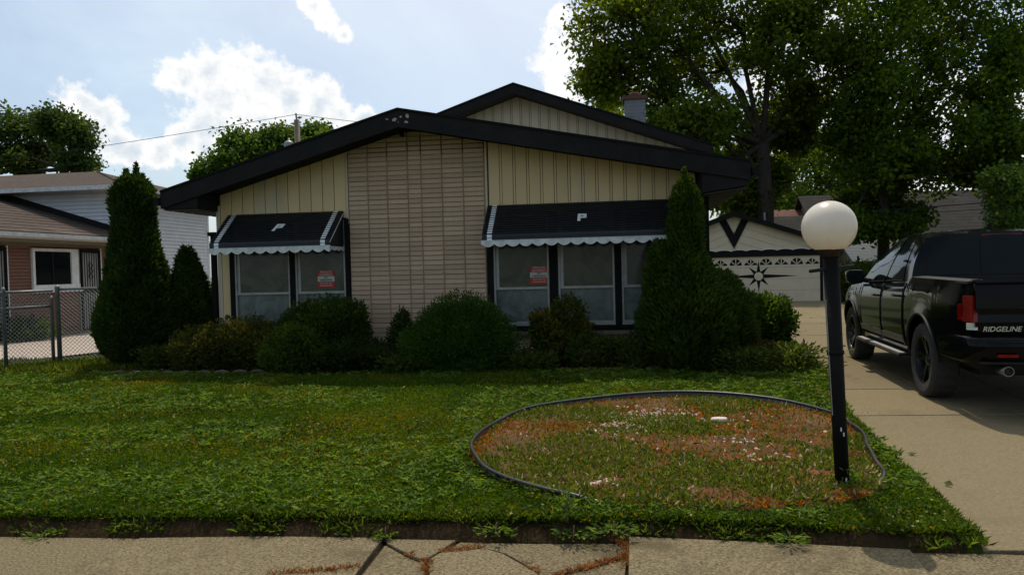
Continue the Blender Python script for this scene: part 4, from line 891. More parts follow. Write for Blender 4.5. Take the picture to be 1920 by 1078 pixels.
        MB().prism([(2.36, s * 0.99, 1.13), (2.36, s * 1.20, 1.14), (2.36, s * 1.215, 1.28), (2.36, s * 1.17, 1.315), (2.36, s * 1.00, 1.31), (2.36, s * 0.975, 1.22)], (0.13, 0, 0)).build('mirror_housing', carp_m, mr, bevel=0.03)
        MB().box(2.352, 2.359, min(s * 1.0, s * 1.19), max(s * 1.0, s * 1.19), 1.155, 1.295).build('mirror_glass', cglass_m, mr)
    # hood and front
    G = []
    for x in [2.55, 2.7, 2.9, 3.2, 3.5, 3.8, 4.0, 4.12, 4.2]:
        t = ip(x, TOP); w = sidey(x, t); G.append([(x, w * k, t + 0.045 * (1 - k * k) * (1 if x < 4.0 else 0.4)) for k in (1, 0.9, 0.7, 0.4, 0, -0.4, -0.7, -0.9, -1)])
    MB().grid(G[::-1]).build('hood', carp_m, tr, smooth=True)
    MB().prism([(4.19, -0.60, 0.42), (4.19, 0.60, 0.42), (4.19, 0.60, 0.80), (4.19, -0.60, 0.80)], (0.04, 0, 0)).build('grille', plastic_m, tr)
    # bed inside
    bed = MB(); bed.box(-1.05, 0.46, -0.80, 0.80, 0.70, 0.74); bed.box(-1.05, 0.46, 0.78, 0.81, 0.74, 1.235); bed.box(-1.05, 0.46, -0.81, -0.78, 0.74, 1.235); bed.box(0.43, 0.46, -0.78, 0.78, 0.74, 1.235); bed.build('bed_liner', plastic_m, tr)
    ub = MB(); ub.box(-0.52, 0.52, -0.62, 0.62, 0.30, 0.86); ub.box(-1.0, -0.53, -0.80, 0.80, 0.42, 0.70); ub.box(0.53, 2.66, -0.86, 0.86, 0.30, 0.9); ub.box(2.67, 3.7, -0.6, 0.6, 0.28, 1.0); ub.build('underbody', plastic_m, tr)
    # tailgate
    G = []
    prof = [(-1.135, 0.735), (-1.150, 0.78), (-1.158, 0.86), (-1.150, 0.93), (-1.165, 0.985), (-1.160, 1.10), (-1.140, 1.19), (-1.155, 1.215), (-1.145, 1.235), (-1.06, 1.24), (-1.055, 0.74)]
    G = [[(x, y, z) for (x, z) in prof] for y in (-0.885, -0.4, 0.0, 0.4, 0.885)]
    tg = MB().grid(G); n_ = len(prof); tg.f.append(tuple(range(n_))); tg.f.append(tuple(range(4 * n_ + n_ - 1, 4 * n_ - 1, -1))); tg = tg.build('tailgate', carp_m, tr)
    MB().box(-1.172, -1.166, -0.55, 0.55, 0.983, 0.99).build('crease_trim', plastic_m, tg)
    me = text_mesh('RIDGELINE', 0.078, 0.003, 0.28, 'LEFT', 0.0010); me.materials.append(badge_m); o = bpy.data.objects.new('badge_lettering', me); link(o, tg); o.rotation_euler = (math.pi / 2, 0, -math.pi / 2); o.location = (-1.1625, 0.835, 0.80); o.scale = (0.80, 0.80, 1)
    MB().box(-1.175, -1.168, -0.12, 0.12, 1.06, 1.12).build('tailgate_handle', plastic_m, tg)
    # rear bumper
    bp2 = [(-1.10, 0.975), (-1.20, 0.93), (-1.255, 0.80), (-1.27, 0.4), (-1.275, 0.0)]; bp2 = bp2 + [(x, -y) for x, y in bp2[-2::-1]]
    rows = []
    for z, d in ((0.50, 0.05), (0.54, 0.015), (0.64, 0.0), (0.71, 0.004), (0.735, 0.03), (0.737, 0.11)):
        rows.append([(-0.55 if False else x + d, y * (1 - d * 0.2), z) for x, y in [(-0.52, 0.985)] + bp2 + [(-0.52, -0.985)]])
    MB().grid(rows).build('rear_bumper', carp_m, tr, smooth=True)
    MB().box(-1.262, -1.0, -0.88, 0.88, 0.505, 0.52).build('bumper_base', plastic_m, tr)
    for s in (1, -1):
        MB().box(-1.284, -1.272, min(s * 0.60, s * 0.76), max(s * 0.60, s * 0.76), 0.565, 0.59).build('reflector', redlens_m, tr)
        MB().lathe([(0.036, 0.0), (0.045, -0.006), (0.045, 0.16), (0.036, 0.16), (0.036, 0.0)], 20, 'x', (-1.24, s * 0.66, 0.435)).build('exhaust_tip', chrome_m, tr, smooth=True); MB().lathe([(0.0, 0.0), (0.037, 0.0)], 20, 'x', (-1.215, s * 0.66, 0.435)).build('bore_shade_disc', rubber_m, tr)  # dark disc in the tip stands in for the shade inside the pipe
    # cab
    BX = [(0.0, 0.50), (1.0, 2.78)]; rail_z = [(0.0, 1.665), (0.25, 1.712), (0.5, 1.725), (0.8, 1.70), (1.0, 1.655)]
    def side(s_, t, sg, off=0.0):
        bx = 0.50 + s_ * 2.28; bz = ip(bx, TOP) + 0.0; by = sidey(bx, bz) - 0.01
        rx = 0.66 + s_ * 1.34; rz = ip(s_, rail_z); ry = 0.735 - 0.05 * s_
        bul = 0.03 * math.sin(math.pi * t); x, y, z = bx + (rx - bx) * t, by + (ry - by) * t + bul, bz + (rz - bz) * t
        n_ = Vector((0, rz - bz, by - ry)).normalized(); return (x, sg * (y + n_.y * off), z + n_.z * off)
    S = np.linspace(0, 1, 21); Tt = np.linspace(0, 1, 9)
    for sg in (1, -1):
        G = [[side(a, t, sg) for t in Tt] for a in S]
        if sg < 0: G = G[::-1]
        MB().grid(G).build('cab_side', carp_m, tr, smooth=True)
        for (a0, a1, b0, b1) in ((0.14, 0.40, 0.10, 0.20), (0.445, 0.80, 0.445, 0.90)):
            G = []
            for k in range(9):
                t = 0.05 + 0.84 * k / 8; lo_ = a0 + (b0 - a0) * 0; 
                l_, r2 = (0.13 + 0.05 * k / 8, 0.435) if a0 < 0.3 else (0.475, 0.93 - 0.03 * k / 8)
                G.append([side(l_ + (r2 - l_) * i / 10, t, sg, 0.006) for i in range(11)])
            if sg > 0: G = G[::-1]
            MB().grid(G).build('side_window', cglass_m, tr, smooth=True)
            MB().tube([side(l_ + (r2 - l_) * i / 10, 0.03, sg, 0.008) for l_, r2 in [((0.13, 0.435) if a0 < 0.3 else (0.475, 0.94))] for i in range(11)], 0.007, 6).build('window_trim', plastic_m, tr)
    RG_ = []
    for a in np.linspace(0, 1, 15):
        l_ = side(a, 1, 1); RG_.append([(l_[0] - 0.02 * (1 - k * k) * (1 if a < 0.1 else 0), l_[1] * k, l_[2] + 0.055 * (1 - abs(k) ** 2.4)) for k in (1, 0.93, 0.8, 0.5, 0, -0.5, -0.8, -0.93, -1)])
    MB().grid(RG_).build('cab_roof', carp_m, tr, smooth=True)
    def rear(k, t, off=0.0):
        p = Vector(side(0, t, 1)); return (p.x - 0.05 * (1 - k * k) - off * 0.85, p.y * k, p.z + off * 0.5 + 0.055 * (1 - abs(k) ** 2.4) * t)
    K = np.linspace(-1, 1, 17)
    MB().grid([[rear(k, t) for k in K] for t in Tt][::-1]).build('cab_rear', carp_m, tr, smooth=True)
    for (k0, k1) in ((-0.86, -0.29), (-0.275, 0.275), (0.29, 0.86)):
        MB().grid([[rear(k0 + (k1 - k0) * i / 8, 0.06 + 0.80 * j / 6, 0.007) for i in range(9)] for j in range(7)][::-1]).build('rear_window', cglass_m, tr, smooth=True)
    def wind(k, t): p = Vector(side(1, t, 1)); return (p.x + 0.10 * (1 - k * k), p.y * k, p.z + 0.055 * (1 - abs(k) ** 2.4) * t + 0.03 * (1 - k * k) * (1 - t))
    MB().grid([[wind(k, t) for k in K] for t in Tt]).build('windshield', cglass_m, tr, smooth=True)
    MB().prism([(0.85, 0.0 - 0.012, 1.742), (1.03, -0.012, 1.76), (0.90, -0.012, 1.83), (0.865, -0.012, 1.835)], (0, 0.024, 0)).build('fin_antenna', carp_m, tr, bevel=0.006)
    MB().box(0.60, 0.64, -0.2, 0.2, 1.675, 1.695).build('brake_light', redlens_m, tr)
    # wheels
    tyre = MB(); R_ = 0.388; n_ = 84
    base_prof = [(0.245, -0.10), (0.27, -0.118), (0.33, -0.128), (0.365, -0.120), (R_ - 0.004, -0.098), (R_, -0.05), (R_, 0.05), (R_ - 0.004, 0.098), (0.365, 0.120), (0.33, 0.128), (0.27, 0.118), (0.245, 0.10)]
    for k in range(n_):
        an = 2 * math.pi * k / n_; d = 0.007 if (k // 2) % 2 else 0.0
        for i, (r_, h) in enumerate(base_prof):
            rr = r_ - d if 3 <= i <= 8 else r_; tyre.v.append((rr * math.cos(an), h, rr * math.sin(an)))
    m_ = len(base_prof)
    for k in range(n_):
        for i in range(m_ - 1): a = k * m_ + i; b = ((k + 1) % n_) * m_ + i; tyre.f.append((a, b, b + 1, a + 1))
    tyre_me = tyre.mesh('tyre', rubber_m)
    rimm = MB().lathe([(0.250, -0.10), (0.256, 0.108), (0.236, 0.104), (0.226, 0.05), (0.222, -0.09), (0.250, -0.10)], 40, 'y').mesh('rim', rim_m)
    spk = MB()
    for k in range(5):
        for dd in (-0.16, 0.16):
            a = k * 2 * math.pi / 5 + math.pi / 2; a2 = a + dd; ca, sa = math.cos(a2), math.sin(a2); ci, si = math.cos(a + dd * 0.5), math.sin(a + dd * 0.5); w = 0.017
            spk.add([(0.05 * ci - w * si, 0.062, 0.05 * si + w * ci), (0.05 * ci + w * si, 0.062, 0.05 * si - w * ci), (0.235 * ca + w * sa, 0.092, 0.235 * sa - w * ca), (0.235 * ca - w * sa, 0.092, 0.235 * sa + w * ca), (0.05 * ci - w * si, 0.03, 0.05 * si + w * ci), (0.05 * ci + w * si, 0.03, 0.05 * si - w * ci), (0.235 * ca + w * sa, 0.055, 0.235 * sa - w * ca), (0.235 * ca - w * sa, 0.055, 0.235 * sa + w * ca)],
                    [(0, 1, 2, 3), (7, 6, 5, 4), (0, 4, 5, 1), (1, 5, 6, 2), (2, 6, 7, 3), (3, 7, 4, 0)])
    spkm = spk.mesh('spokes', rim_m); hubm = MB().lathe([(0.0, 0.078), (0.045, 0.075), (0.065, 0.06), (0.07, 0.02), (0.2, -0.02), (0.21, -0.06), (0.0, -0.06)], 24, 'y').mesh('hub', rim_m)
    for a in AX:
        for s in (1, -1):
            wh = bpy.data.objects.new('wheel', tyre_me); link(wh, tr); wh.location = (a, s * 0.865, 0.388); wh.rotation_euler = (0, 0.3 * a + 0.2, 0 if s > 0 else math.pi)
            for nm, me_ in (('rim', rimm), ('spokes', spkm), ('hub', hubm)): link(bpy.data.objects.new(nm, me_), wh)
    return tr
build_truck()

# ------------------------------------------------------------------ trees
def tree(name, label, base, fork, lobes, Y, depth, leaf, n_clump, n_leaf, c_dark, c_light, seed, trunk_r, group='trees behind the houses', trunk2=None, sig=0.42):
    """lobes: photo outlines (x, y, rx, ry) of the crown's masses, set at the tree's own distance Y with real depth"""
    g = np.random.default_rng(seed); e_ = empty(name, base); tag(e_, label, 'tree', group); B = np.array(base, float)
    pxm = F / Y; clumps = []; lob = []
    for (x, y, rx, ry) in lobes:
        c = dep(x, y, Y + g.uniform(-depth, depth) * 0.6); ra, rb = rx / pxm, ry / pxm; lob.append((c, ra))
        d = unit(g.normal(size=(n_clump, 3))) * (g.uniform(0.25, 1.0, (n_clump, 1)) ** 0.6); clumps.append((c + d * np.array([ra, min(ra * 1.1, depth), rb]), np.full(n_clump, min(ra, rb))))
    CC = np.concatenate([c for c, _ in clumps]); CR = np.concatenate([r for _, r in clumps])
    fk = np.array(fork, float); tr_ = MB()
    tr_.tube([B - B, (B * 0.45 + fk * 0.55) - B + np.array([0.12, 0, 0]), fk - B], [trunk_r * 1.25, trunk_r, trunk_r * 0.85], 10)
    br = MB()
    for (c, ra) in lob:
        st = fk * 1.0 if g.random() < 0.6 else (B * 0.25 + fk * 0.75); mid = st * 0.5 + c * 0.5 + np.array([g.uniform(-.4, .4), 0, g.uniform(-0.2, 0.5)]); r0 = trunk_r * g.uniform(0.32, 0.5)
        br.tube([st - B, (st * 0.75 + mid * 0.25) - B, mid - B, c - B], [r0, r0 * 0.85, r0 * 0.6, r0 * 0.25], 7)
        own = CC[np.linalg.norm(CC - c, axis=1) < ra * 1.25][:14]
        for q in own:
            s_ = mid * (1 - 0.6) + c * 0.6; br.tube([s_ - B, (s_ * 0.5 + q * 0.5) + g.normal(size=3) * 0.12 - B, q - B], [r0 * 0.28, r0 * 0.16, 0.012], 5)
    tr_.build('trunk', bark_m, e_, smooth=True); br.build('limbs', bark_m, e_, smooth=True)
    n = len(CC) * n_leaf; k = np.repeat(np.arange(len(CC)), n_leaf)
    P = CC[k] + g.normal(size=(n, 3)) * np.array([sig, sig, sig * 0.72]) * (0.6 + 0.4 * CR[k] / CR.mean())[:, None]
    Dv = g.normal(size=(n, 3)) + np.array([0, 0, -0.35]); tone = np.clip(0.72 * g.random(len(CC))[k] ** 1.3 + 0.28 * g.random(n), 0, 1); cols = mixc(c_dark, c_light, tone)
    leaf_obj('crown', [leaf_geo((P - B).astype(np.float32), Dv, leaf * g.uniform(0.7, 1.3, n), leaf * 0.72 * g.uniform(0.7, 1.2, n), cols, g)], leaf_m, e_); return e_
def dp(x, y, Y): return tuple(float(v) for v in dep(x, y, Y))
def at_ground(x, Y): p = dep(x, 500, Y); return (float(p[0]), float(Y), float(gz(Y)) - 0.1)
DG, LG = (0.026, 0.056, 0.006), (0.135, 0.180, 0.018)
tree('maple_tree', 'huge spreading maple towering over the house roof and the garage', at_ground(1432, 37), dp(1428, 270, 37),
     [(1160, 60, 75, 80), (1128, 135, 40, 50), (1245, 40, 100, 80), (1215, 165, 80, 50), (1335, 105, 90, 60), (1310, 235, 75, 55), (1395, 15, 110, 70), (1470, 90, 85, 65), (1445, 215, 70, 50), (1545, 40, 90, 65), (1375, 310, 60, 50), (1250, 245, 60, 40),
      (1250, -70, 130, 80), (1450, -90, 140, 80), (1150, -40, 70, 60), (1520, 190, 50, 45), (1400, 375, 45, 35), (1480, 265, 45, 30), (1350, 350, 40, 40), (1440, 330, 30, 40)], 37, 3.2, 0.25, 27, 118, DG, LG, 11, 0.42)
tree('maple_tree', 'dark leafy tree with a slim straight trunk right of the white lamp globe', at_ground(1655, 35), dp(1650, 260, 35),
     [(1650, 60, 85, 70), (1755, 40, 100, 80), (1850, 30, 80, 70), (1715, 150, 85, 60), (1840, 140, 60, 70), (1645, 190, 60, 55), (1770, 250, 80, 50), (1865, 220, 45, 50), (1635, 300, 65, 55), (1715, 320, 75, 45), (1615, 390, 35, 30), (1700, 405, 30, 18),
      (1700, -70, 120, 70), (1850, -70, 100, 70), (1905, 100, 30, 60), (1880, 270, 40, 35), (1850, 310, 35, 28), (1590, 120, 60, 60), (1600, 250, 50, 50), (1820, 320, 45, 28), (1660, 345, 30, 35), (1660, 425, 40, 20), (1690, 290, 45, 35), (1590, 420, 25, 20)], 35, 2.8, 0.24, 24, 105, (0.016, 0.044, 0.005), (0.105, 0.155, 0.014), 12, 0.24)
tree('background_tree', 'sunlit yellow green tree standing further back between the two big maples', at_ground(1520, 56), dp(1520, 400, 56),
     [(1480, 330, 70, 60), (1545, 290, 70, 60), (1590, 350, 60, 60), (1500, 390, 60, 35), (1430, 380, 50, 40), (1560, 395, 60, 35), (1620, 330, 60, 50), (1600, 270, 50, 40), (1660, 390, 50, 40)], 56, 4, 0.27, 30, 110, (0.06, 0.115, 0.015), (0.15, 0.21, 0.03), 13, 0.3, sig=0.6)
tree('background_tree', 'low pale green tree in front of the tall cream house', at_ground(1905, 30), dp(1905, 400, 30),
     [(1895, 375, 28, 35), (1925, 400, 35, 40), (1885, 340, 20, 22), (1960, 350, 40, 50), (1905, 425, 30, 18)], 30, 2, 0.17, 26, 110, (0.045, 0.09, 0.015), (0.11, 0.16, 0.03), 14, 0.12, sig=0.3)
tree('background_tree', 'small far treetop showing beside the chimney', at_ground(1140, 70), dp(1140, 300, 70), [(1138, 200, 16, 14), (1150, 230, 25, 22), (1170, 260, 30, 25)], 70, 2, 0.3, 24, 60, DG, LG, 15, 0.2, sig=0.4)
tree('oak_tree', 'dark tree with open branches behind the neighbour roof', at_ground(125, 46), dp(120, 318, 46),
     [(35, 245, 45, 38), (100, 232, 38, 28), (15, 295, 45, 32), (150, 250, 24, 26), (150, 298, 30, 26), (85, 285, 30, 22), (-50, 260, 60, 50), (60, 315, 40, 14), (-90, 320, 60, 30)], 46, 3, 0.26, 18, 110, (0.024, 0.048, 0.012), (0.065, 0.10, 0.02), 16, 0.32, sig=0.36)
tree('oak_tree', 'bright green tree beside the utility pole behind the house', at_ground(480, 41), dp(490, 340, 41),
     [(480, 275, 55, 28), (425, 305, 40, 22), (535, 262, 32, 24), (595, 252, 16, 13), (390, 330, 24, 10), (560, 290, 50, 26), (500, 310, 70, 26), (620, 265, 20, 12)], 41, 2.5, 0.24, 24, 110, (0.030, 0.065, 0.012), (0.085, 0.135, 0.02), 17, 0.26, sig=0.34)

# ------------------------------------------------------------------ evergreens and shrubs by the house
def evergreen(name, label, base, cones, n, seed, c_dark, c_light, spray=0.085, group=None, cat='shrub', tips=()):
    """cones: (dx, dy, [(z, radius) ...]) bodies of dense upright sprays"""
    g = np.random.default_rng(seed); e_ = empty(name, base); tag(e_, label, cat, group); core = MB(); geos = []; tk = MB()
    for (dx, dy, prof) in cones:
        zs_ = np.array([p[0] for p in prof]); rs_ = np.array([p[1] for p in prof]); wz = np.linspace(zs_[0], zs_[-1], 60); wr = np.interp(wz, zs_, rs_); cdf = np.cumsum(wr + 0.04); cdf = cdf / cdf[-1]
        m = int(n * (np.trapz(wr, wz) / sum(np.trapz([q[1] for q in p[2]], [q[0] for q in p[2]]) for p in cones)))
        z = np.interp(g.random(m), cdf, wz); th = g.uniform(0, 2 * math.pi, m)
        lump = 0.86 + 0.26 * vnoise(th * 1.6 + seed, z * 2.6, 1.3, seed) + 0.12 * (vnoise(th * 5, z * 9, 1.0, seed + 1) - 0.5)
        r = np.interp(z, zs_, rs_) * lump * g.uniform(0.80, 1.03, m)
        P = np.stack([dx + r * np.cos(th), dy + r * np.sin(th), z], 1); Dv = np.stack([np.cos(th), np.sin(th), np.full(m, 1.1)], 1) + g.normal(size=(m, 3)) * 0.45
        tone = np.clip(vnoise(th * 3, z * 5, 1.0, seed + 2) * 0.5 + 0.5 * g.random(m) ** 1.5, 0, 1)
        geos.append(leaf_geo(P, Dv, spray * g.uniform(0.6, 1.3, m), spray * 0.36 * g.uniform(0.7, 1.3, m), mixc(c_dark, c_light, tone), g))
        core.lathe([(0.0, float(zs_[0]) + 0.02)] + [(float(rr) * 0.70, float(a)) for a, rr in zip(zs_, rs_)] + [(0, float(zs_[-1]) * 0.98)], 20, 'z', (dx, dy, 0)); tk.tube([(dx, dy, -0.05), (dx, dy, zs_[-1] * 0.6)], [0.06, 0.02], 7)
    for (tx, ty, z0, z1) in tips:
        m = 160; t = g.random(m); P = np.stack([tx + g.normal(size=m) * 0.022 * (1.2 - t), ty + g.normal(size=m) * 0.022 * (1.2 - t), z0 + (z1 - z0) * t], 1)
        geos.append(leaf_geo(P, np.stack([g.normal(size=m) * 0.5, g.normal(size=m) * 0.5, np.ones(m)], 1), spray * 0.8, spray * 0.3, mixc(c_dark, c_light, g.random(m)), g))
    tk.build('trunk', bark_m, e_); leaf_obj('foliage', geos, needle_m, e_)
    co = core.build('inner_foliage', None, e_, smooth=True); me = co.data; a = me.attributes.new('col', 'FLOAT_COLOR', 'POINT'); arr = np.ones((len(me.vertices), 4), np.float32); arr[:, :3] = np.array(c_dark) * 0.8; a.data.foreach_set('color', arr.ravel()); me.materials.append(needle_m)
    return e_
ED, EL = (0.014, 0.034, 0.006), (0.050, 0.085, 0.012)
b_ = gnd(262, 687, LAWN); b_ = (float(b_[0]), float(b_[1]), LAWN)
evergreen('arborvitae', 'tall bottle shaped arborvitae by the chain link fence', b_, [(0, 0, [(0.05, 0.30), (0.25, 0.49), (0.6, 0.56), (1.0, 0.50), (1.45, 0.40), (1.85, 0.32), (2.1, 0.285), (2.28, 0.27), (2.5, 0.305), (2.7, 0.27), (2.86, 0.17), (2.94, 0.05)])], 26000, 21, ED, EL, cat='evergreen', tips=((-0.10, 0, 2.85, 3.02), (0.06, 0, 2.8, 3.12), (0.13, 0.05, 2.75, 2.95)))
evergreen('arborvitae', 'short pointed arborvitae tucked against the tall bottle shaped one', (b_[0] + 0.64, b_[1] + 0.35, LAWN), [(0, 0, [(0.05, 0.25), (0.4, 0.38), (0.8, 0.33), (1.3, 0.23), (1.65, 0.12), (1.82, 0.03)])], 9000, 22, ED, (0.06, 0.10, 0.014), cat='evergreen')
b2 = (2.30, 9.78, LAWN)
evergreen('arborvitae', 'broad arborvitae with a narrow spire in front of the right awning', b2, [(0.02, 0, [(0.05, 0.45), (0.3, 0.60), (0.6, 0.64), (0.9, 0.57), (1.12, 0.46), (1.32, 0.33), (1.5, 0.235), (1.68, 0.20), (2.0, 0.20), (2.22, 0.165), (2.38, 0.09), (2.47, 0.03)]), (-0.33, -0.02, [(0.3, 0.22), (0.9, 0.22), (1.3, 0.17), (1.55, 0.10), (1.68, 0.03)]), (0.52, 0.1, [(0.05, 0.35), (0.4, 0.42), (0.8, 0.36), (1.1, 0.2), (1.25, 0.05)])], 34000, 23, (0.016, 0.040, 0.006), (0.075, 0.115, 0.012), cat='evergreen', tips=((0.02, 0, 2.4, 2.62), (0.1, 0, 2.35, 2.5)))
def mound(name, label, base, lobes, n, leaf, seed, c_dark, c_light, accent=None, acc=0.0, stems=8, up=0.5, m=None, cat='shrub', core=True, wide=0.6, group=None):
    """lobes: (dx, dy, dz, rx, ry, rz) leafy masses"""
    g = np.random.default_rng(seed); e_ = empty(name, base); tag(e_, label, cat, group); geos = []; cr = MB(); vol = sum(l[3] * l[5] for l in lobes); st = MB()
    for (dx, dy, dz, rx, ry, rz) in lobes:
        k = int(n * rx * rz / vol); d = unit(g.normal(size=(k, 3))); th = np.arctan2(d[:, 1], d[:, 0]); lump = 0.82 + 0.36 * vnoise(th * 2.2 + seed, d[:, 2] * 3, 1.2, seed)
        rad = lump * g.uniform(0.5, 1.05, k); P = np.array([dx, dy, dz]) + d * rad[:, None] * np.array([rx, ry, rz]); ok = P[:, 2] > 0.01; P, d, k = P[ok], d[ok], int(ok.sum())
        tone = np.clip(0.5 * vnoise(P[:, 0] * 6, P[:, 2] * 6, 1, seed) + 0.5 * g.random(k), 0, 1); cols = mixc(c_dark, c_light, tone)
        if accent is not None:
            tt = np.clip((d[:, 2] + 0.1), 0, 1) * acc * (vnoise(P[:, 0] * 7, P[:, 2] * 9, 1, seed + 5) > 0.5); pick = g.random(k) < tt; cols[pick] = np.array(accent) * g.uniform(0.6, 1.25, (int(pick.sum()), 1))
        geos.append(leaf_geo(P, d + np.array([0, 0, up]) + g.normal(size=(k, 3)) * 0.6, leaf * g.uniform(0.6, 1.4, k), leaf * wide * g.uniform(0.7, 1.2, k), cols, g))
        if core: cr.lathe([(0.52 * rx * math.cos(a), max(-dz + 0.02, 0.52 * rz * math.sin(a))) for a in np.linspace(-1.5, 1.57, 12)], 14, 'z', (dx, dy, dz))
        for q in range(stems):
            a = g.uniform(0, 6.28); t_ = (dx + rx * 0.7 * math.cos(a) * g.random(), dy + ry * 0.7 * math.sin(a), dz + rz * g.uniform(0.3, 0.95)); st.tube([(dx * 0.6 + g.normal() * 0.05, dy * 0.6 + g.normal() * 0.05, -0.04), (t_[0] * 0.6 + dx * 0.3, t_[1] * 0.6 + dy * 0.3, t_[2] * 0.5), t_], [0.012, 0.009, 0.004], 5)
    st.build('stems', bark_m, e_); leaf_obj('foliage', geos, m or leaf_m, e_)
    if core:
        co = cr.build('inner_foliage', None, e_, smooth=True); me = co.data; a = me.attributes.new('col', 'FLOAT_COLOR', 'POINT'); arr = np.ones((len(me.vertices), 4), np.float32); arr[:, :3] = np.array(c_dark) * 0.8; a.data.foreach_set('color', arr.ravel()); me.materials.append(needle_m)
    return e_
Z0 = LAWN
SD, SL = (0.018, 0.040, 0.007), (0.055, 0.092, 0.014)
mound('juniper_bush', 'wide rounded dark green yew bush in front of the brick panel', (-0.72, 10.15, Z0), [(0, 0, 0.36, 0.82, 0.62, 0.56), (0.02, 0, 0.55, 0.60, 0.48, 0.48), (-0.05, -0.03, 0.30, 0.80, 0.6, 0.34)], 44000, 0.045, 31, (0.014, 0.044, 0.005), (0.052, 0.105, 0.010), up=0.5, m=needle_m, wide=0.4)
mound('clipped_shrub', 'round green shrub under the left awning window', (-2.72, 10.72, Z0), [(0, 0, 0.55, 0.60, 0.45, 0.45), (0.25, -0.05, 0.62, 0.38, 0.36, 0.36), (-0.3, 0, 0.55, 0.36, 0.35, 0.38)], 20000, 0.05, 32, SD, SL, accent=(0.10, 0.12, 0.02), acc=0.4)
mound('spirea_bush', 'sprawling spirea with rusty yellow flower heads beside the short arborvitae', (-4.08, 10.72, Z0), [(-0.45, 0, 0.30, 0.48, 0.42, 0.34), (0.1, 0.05, 0.36, 0.55, 0.42, 0.38), (0.5, -0.05, 0.30, 0.42, 0.4, 0.36)], 17000, 0.05, 33, (0.030, 0.042, 0.008), (0.085, 0.095, 0.018), accent=(0.24, 0.185, 0.035), acc=0.75, core=True)
mound('leafy_shrub', 'light green leafy shrub between the spirea and the round shrub', (-3.02, 10.25, Z0), [(0, 0, 0.26, 0.50, 0.40, 0.34), (-0.05, 0, 0.42, 0.32, 0.3, 0.24)], 13000, 0.05, 34, (0.024, 0.048, 0.008), (0.075, 0.115, 0.018))
mound('low_shrub', 'low dark shrub in front of the round clipped shrub', (-2.25, 10.30, Z0), [(0, 0, 0.20, 0.55, 0.40, 0.24), (0.40, 0, 0.16, 0.38, 0.34, 0.18)], 13000, 0.05, 35, (0.014, 0.030, 0.007), (0.040, 0.065, 0.012))
mound('yew_seedling', 'small ragged evergreen seedling against the brick panel', (-1.62, 10.72, Z0), [(0, 0, 0.35, 0.20, 0.18, 0.36), (0.02, 0, 0.62, 0.10, 0.10, 0.20)], 2600, 0.06, 36, (0.014, 0.030, 0.007), (0.045, 0.07, 0.013), m=needle_m, core=False, wide=0.4)
mound('ninebark_bush', 'upright bush with orange tinged leaves in front of the right window', (0.66, 10.22, Z0), [(-0.08, 0, 0.36, 0.36, 0.30, 0.34), (0.12, 0.05, 0.68, 0.24, 0.24, 0.30), (-0.24, 0, 0.55, 0.20, 0.2, 0.26), (0.26, 0, 0.42, 0.2, 0.2, 0.25)], 6500, 0.055, 37, (0.024, 0.042, 0.008), (0.085, 0.10, 0.016), accent=(0.17, 0.135, 0.02), acc=0.7, core=False, stems=7)
mound('low_shrub', 'dark spreading shrub beyond the broad arborvitae at the driveway', (3.42, 10.35, Z0), [(0, 0, 0.42, 0.48, 0.45, 0.46), (0.22, -0.05, 0.55, 0.30, 0.3, 0.34), (-0.2, 0, 0.55, 0.35, 0.4, 0.40)], 17000, 0.055, 38, (0.016, 0.038, 0.006), (0.060, 0.105, 0.014))
mound('hedge_bush', 'narrow ivy covered hedge bush between the fence and the house corner', (-5.02, 12.30, Z0 - 0.02), [(0, 0, 0.55, 0.26, 0.3, 0.62), (0.05, 0, 0.95, 0.25, 0.28, 0.30)], 5000, 0.055, 39, (0.020, 0.045, 0.007), (0.085, 0.13, 0.02))
mound('ivy_clump', 'green ground plant at the foot of the neighbour brick wall', (-11.0, 16.4, 0.1), [(0, 0, 0.15, 0.75, 0.5, 0.36)], 2500, 0.09, 40, SD, SL, core=False)
mound('vine_bush', 'leafy vine growing along the wooden fence beside the garage', dp(1600, 555, 31.5)[:2] + (-0.3,), [(0, 0, 0.7, 0.9, 0.6, 0.9), (0.6, 0, 1.0, 0.8, 0.5, 0.7), (1.6, 0, 0.7, 0.8, 0.5, 0.7)], 6000, 0.14, 41, (0.03, 0.06, 0.01), (0.09, 0.14, 0.02))
g_ = np.random.default_rng(77)
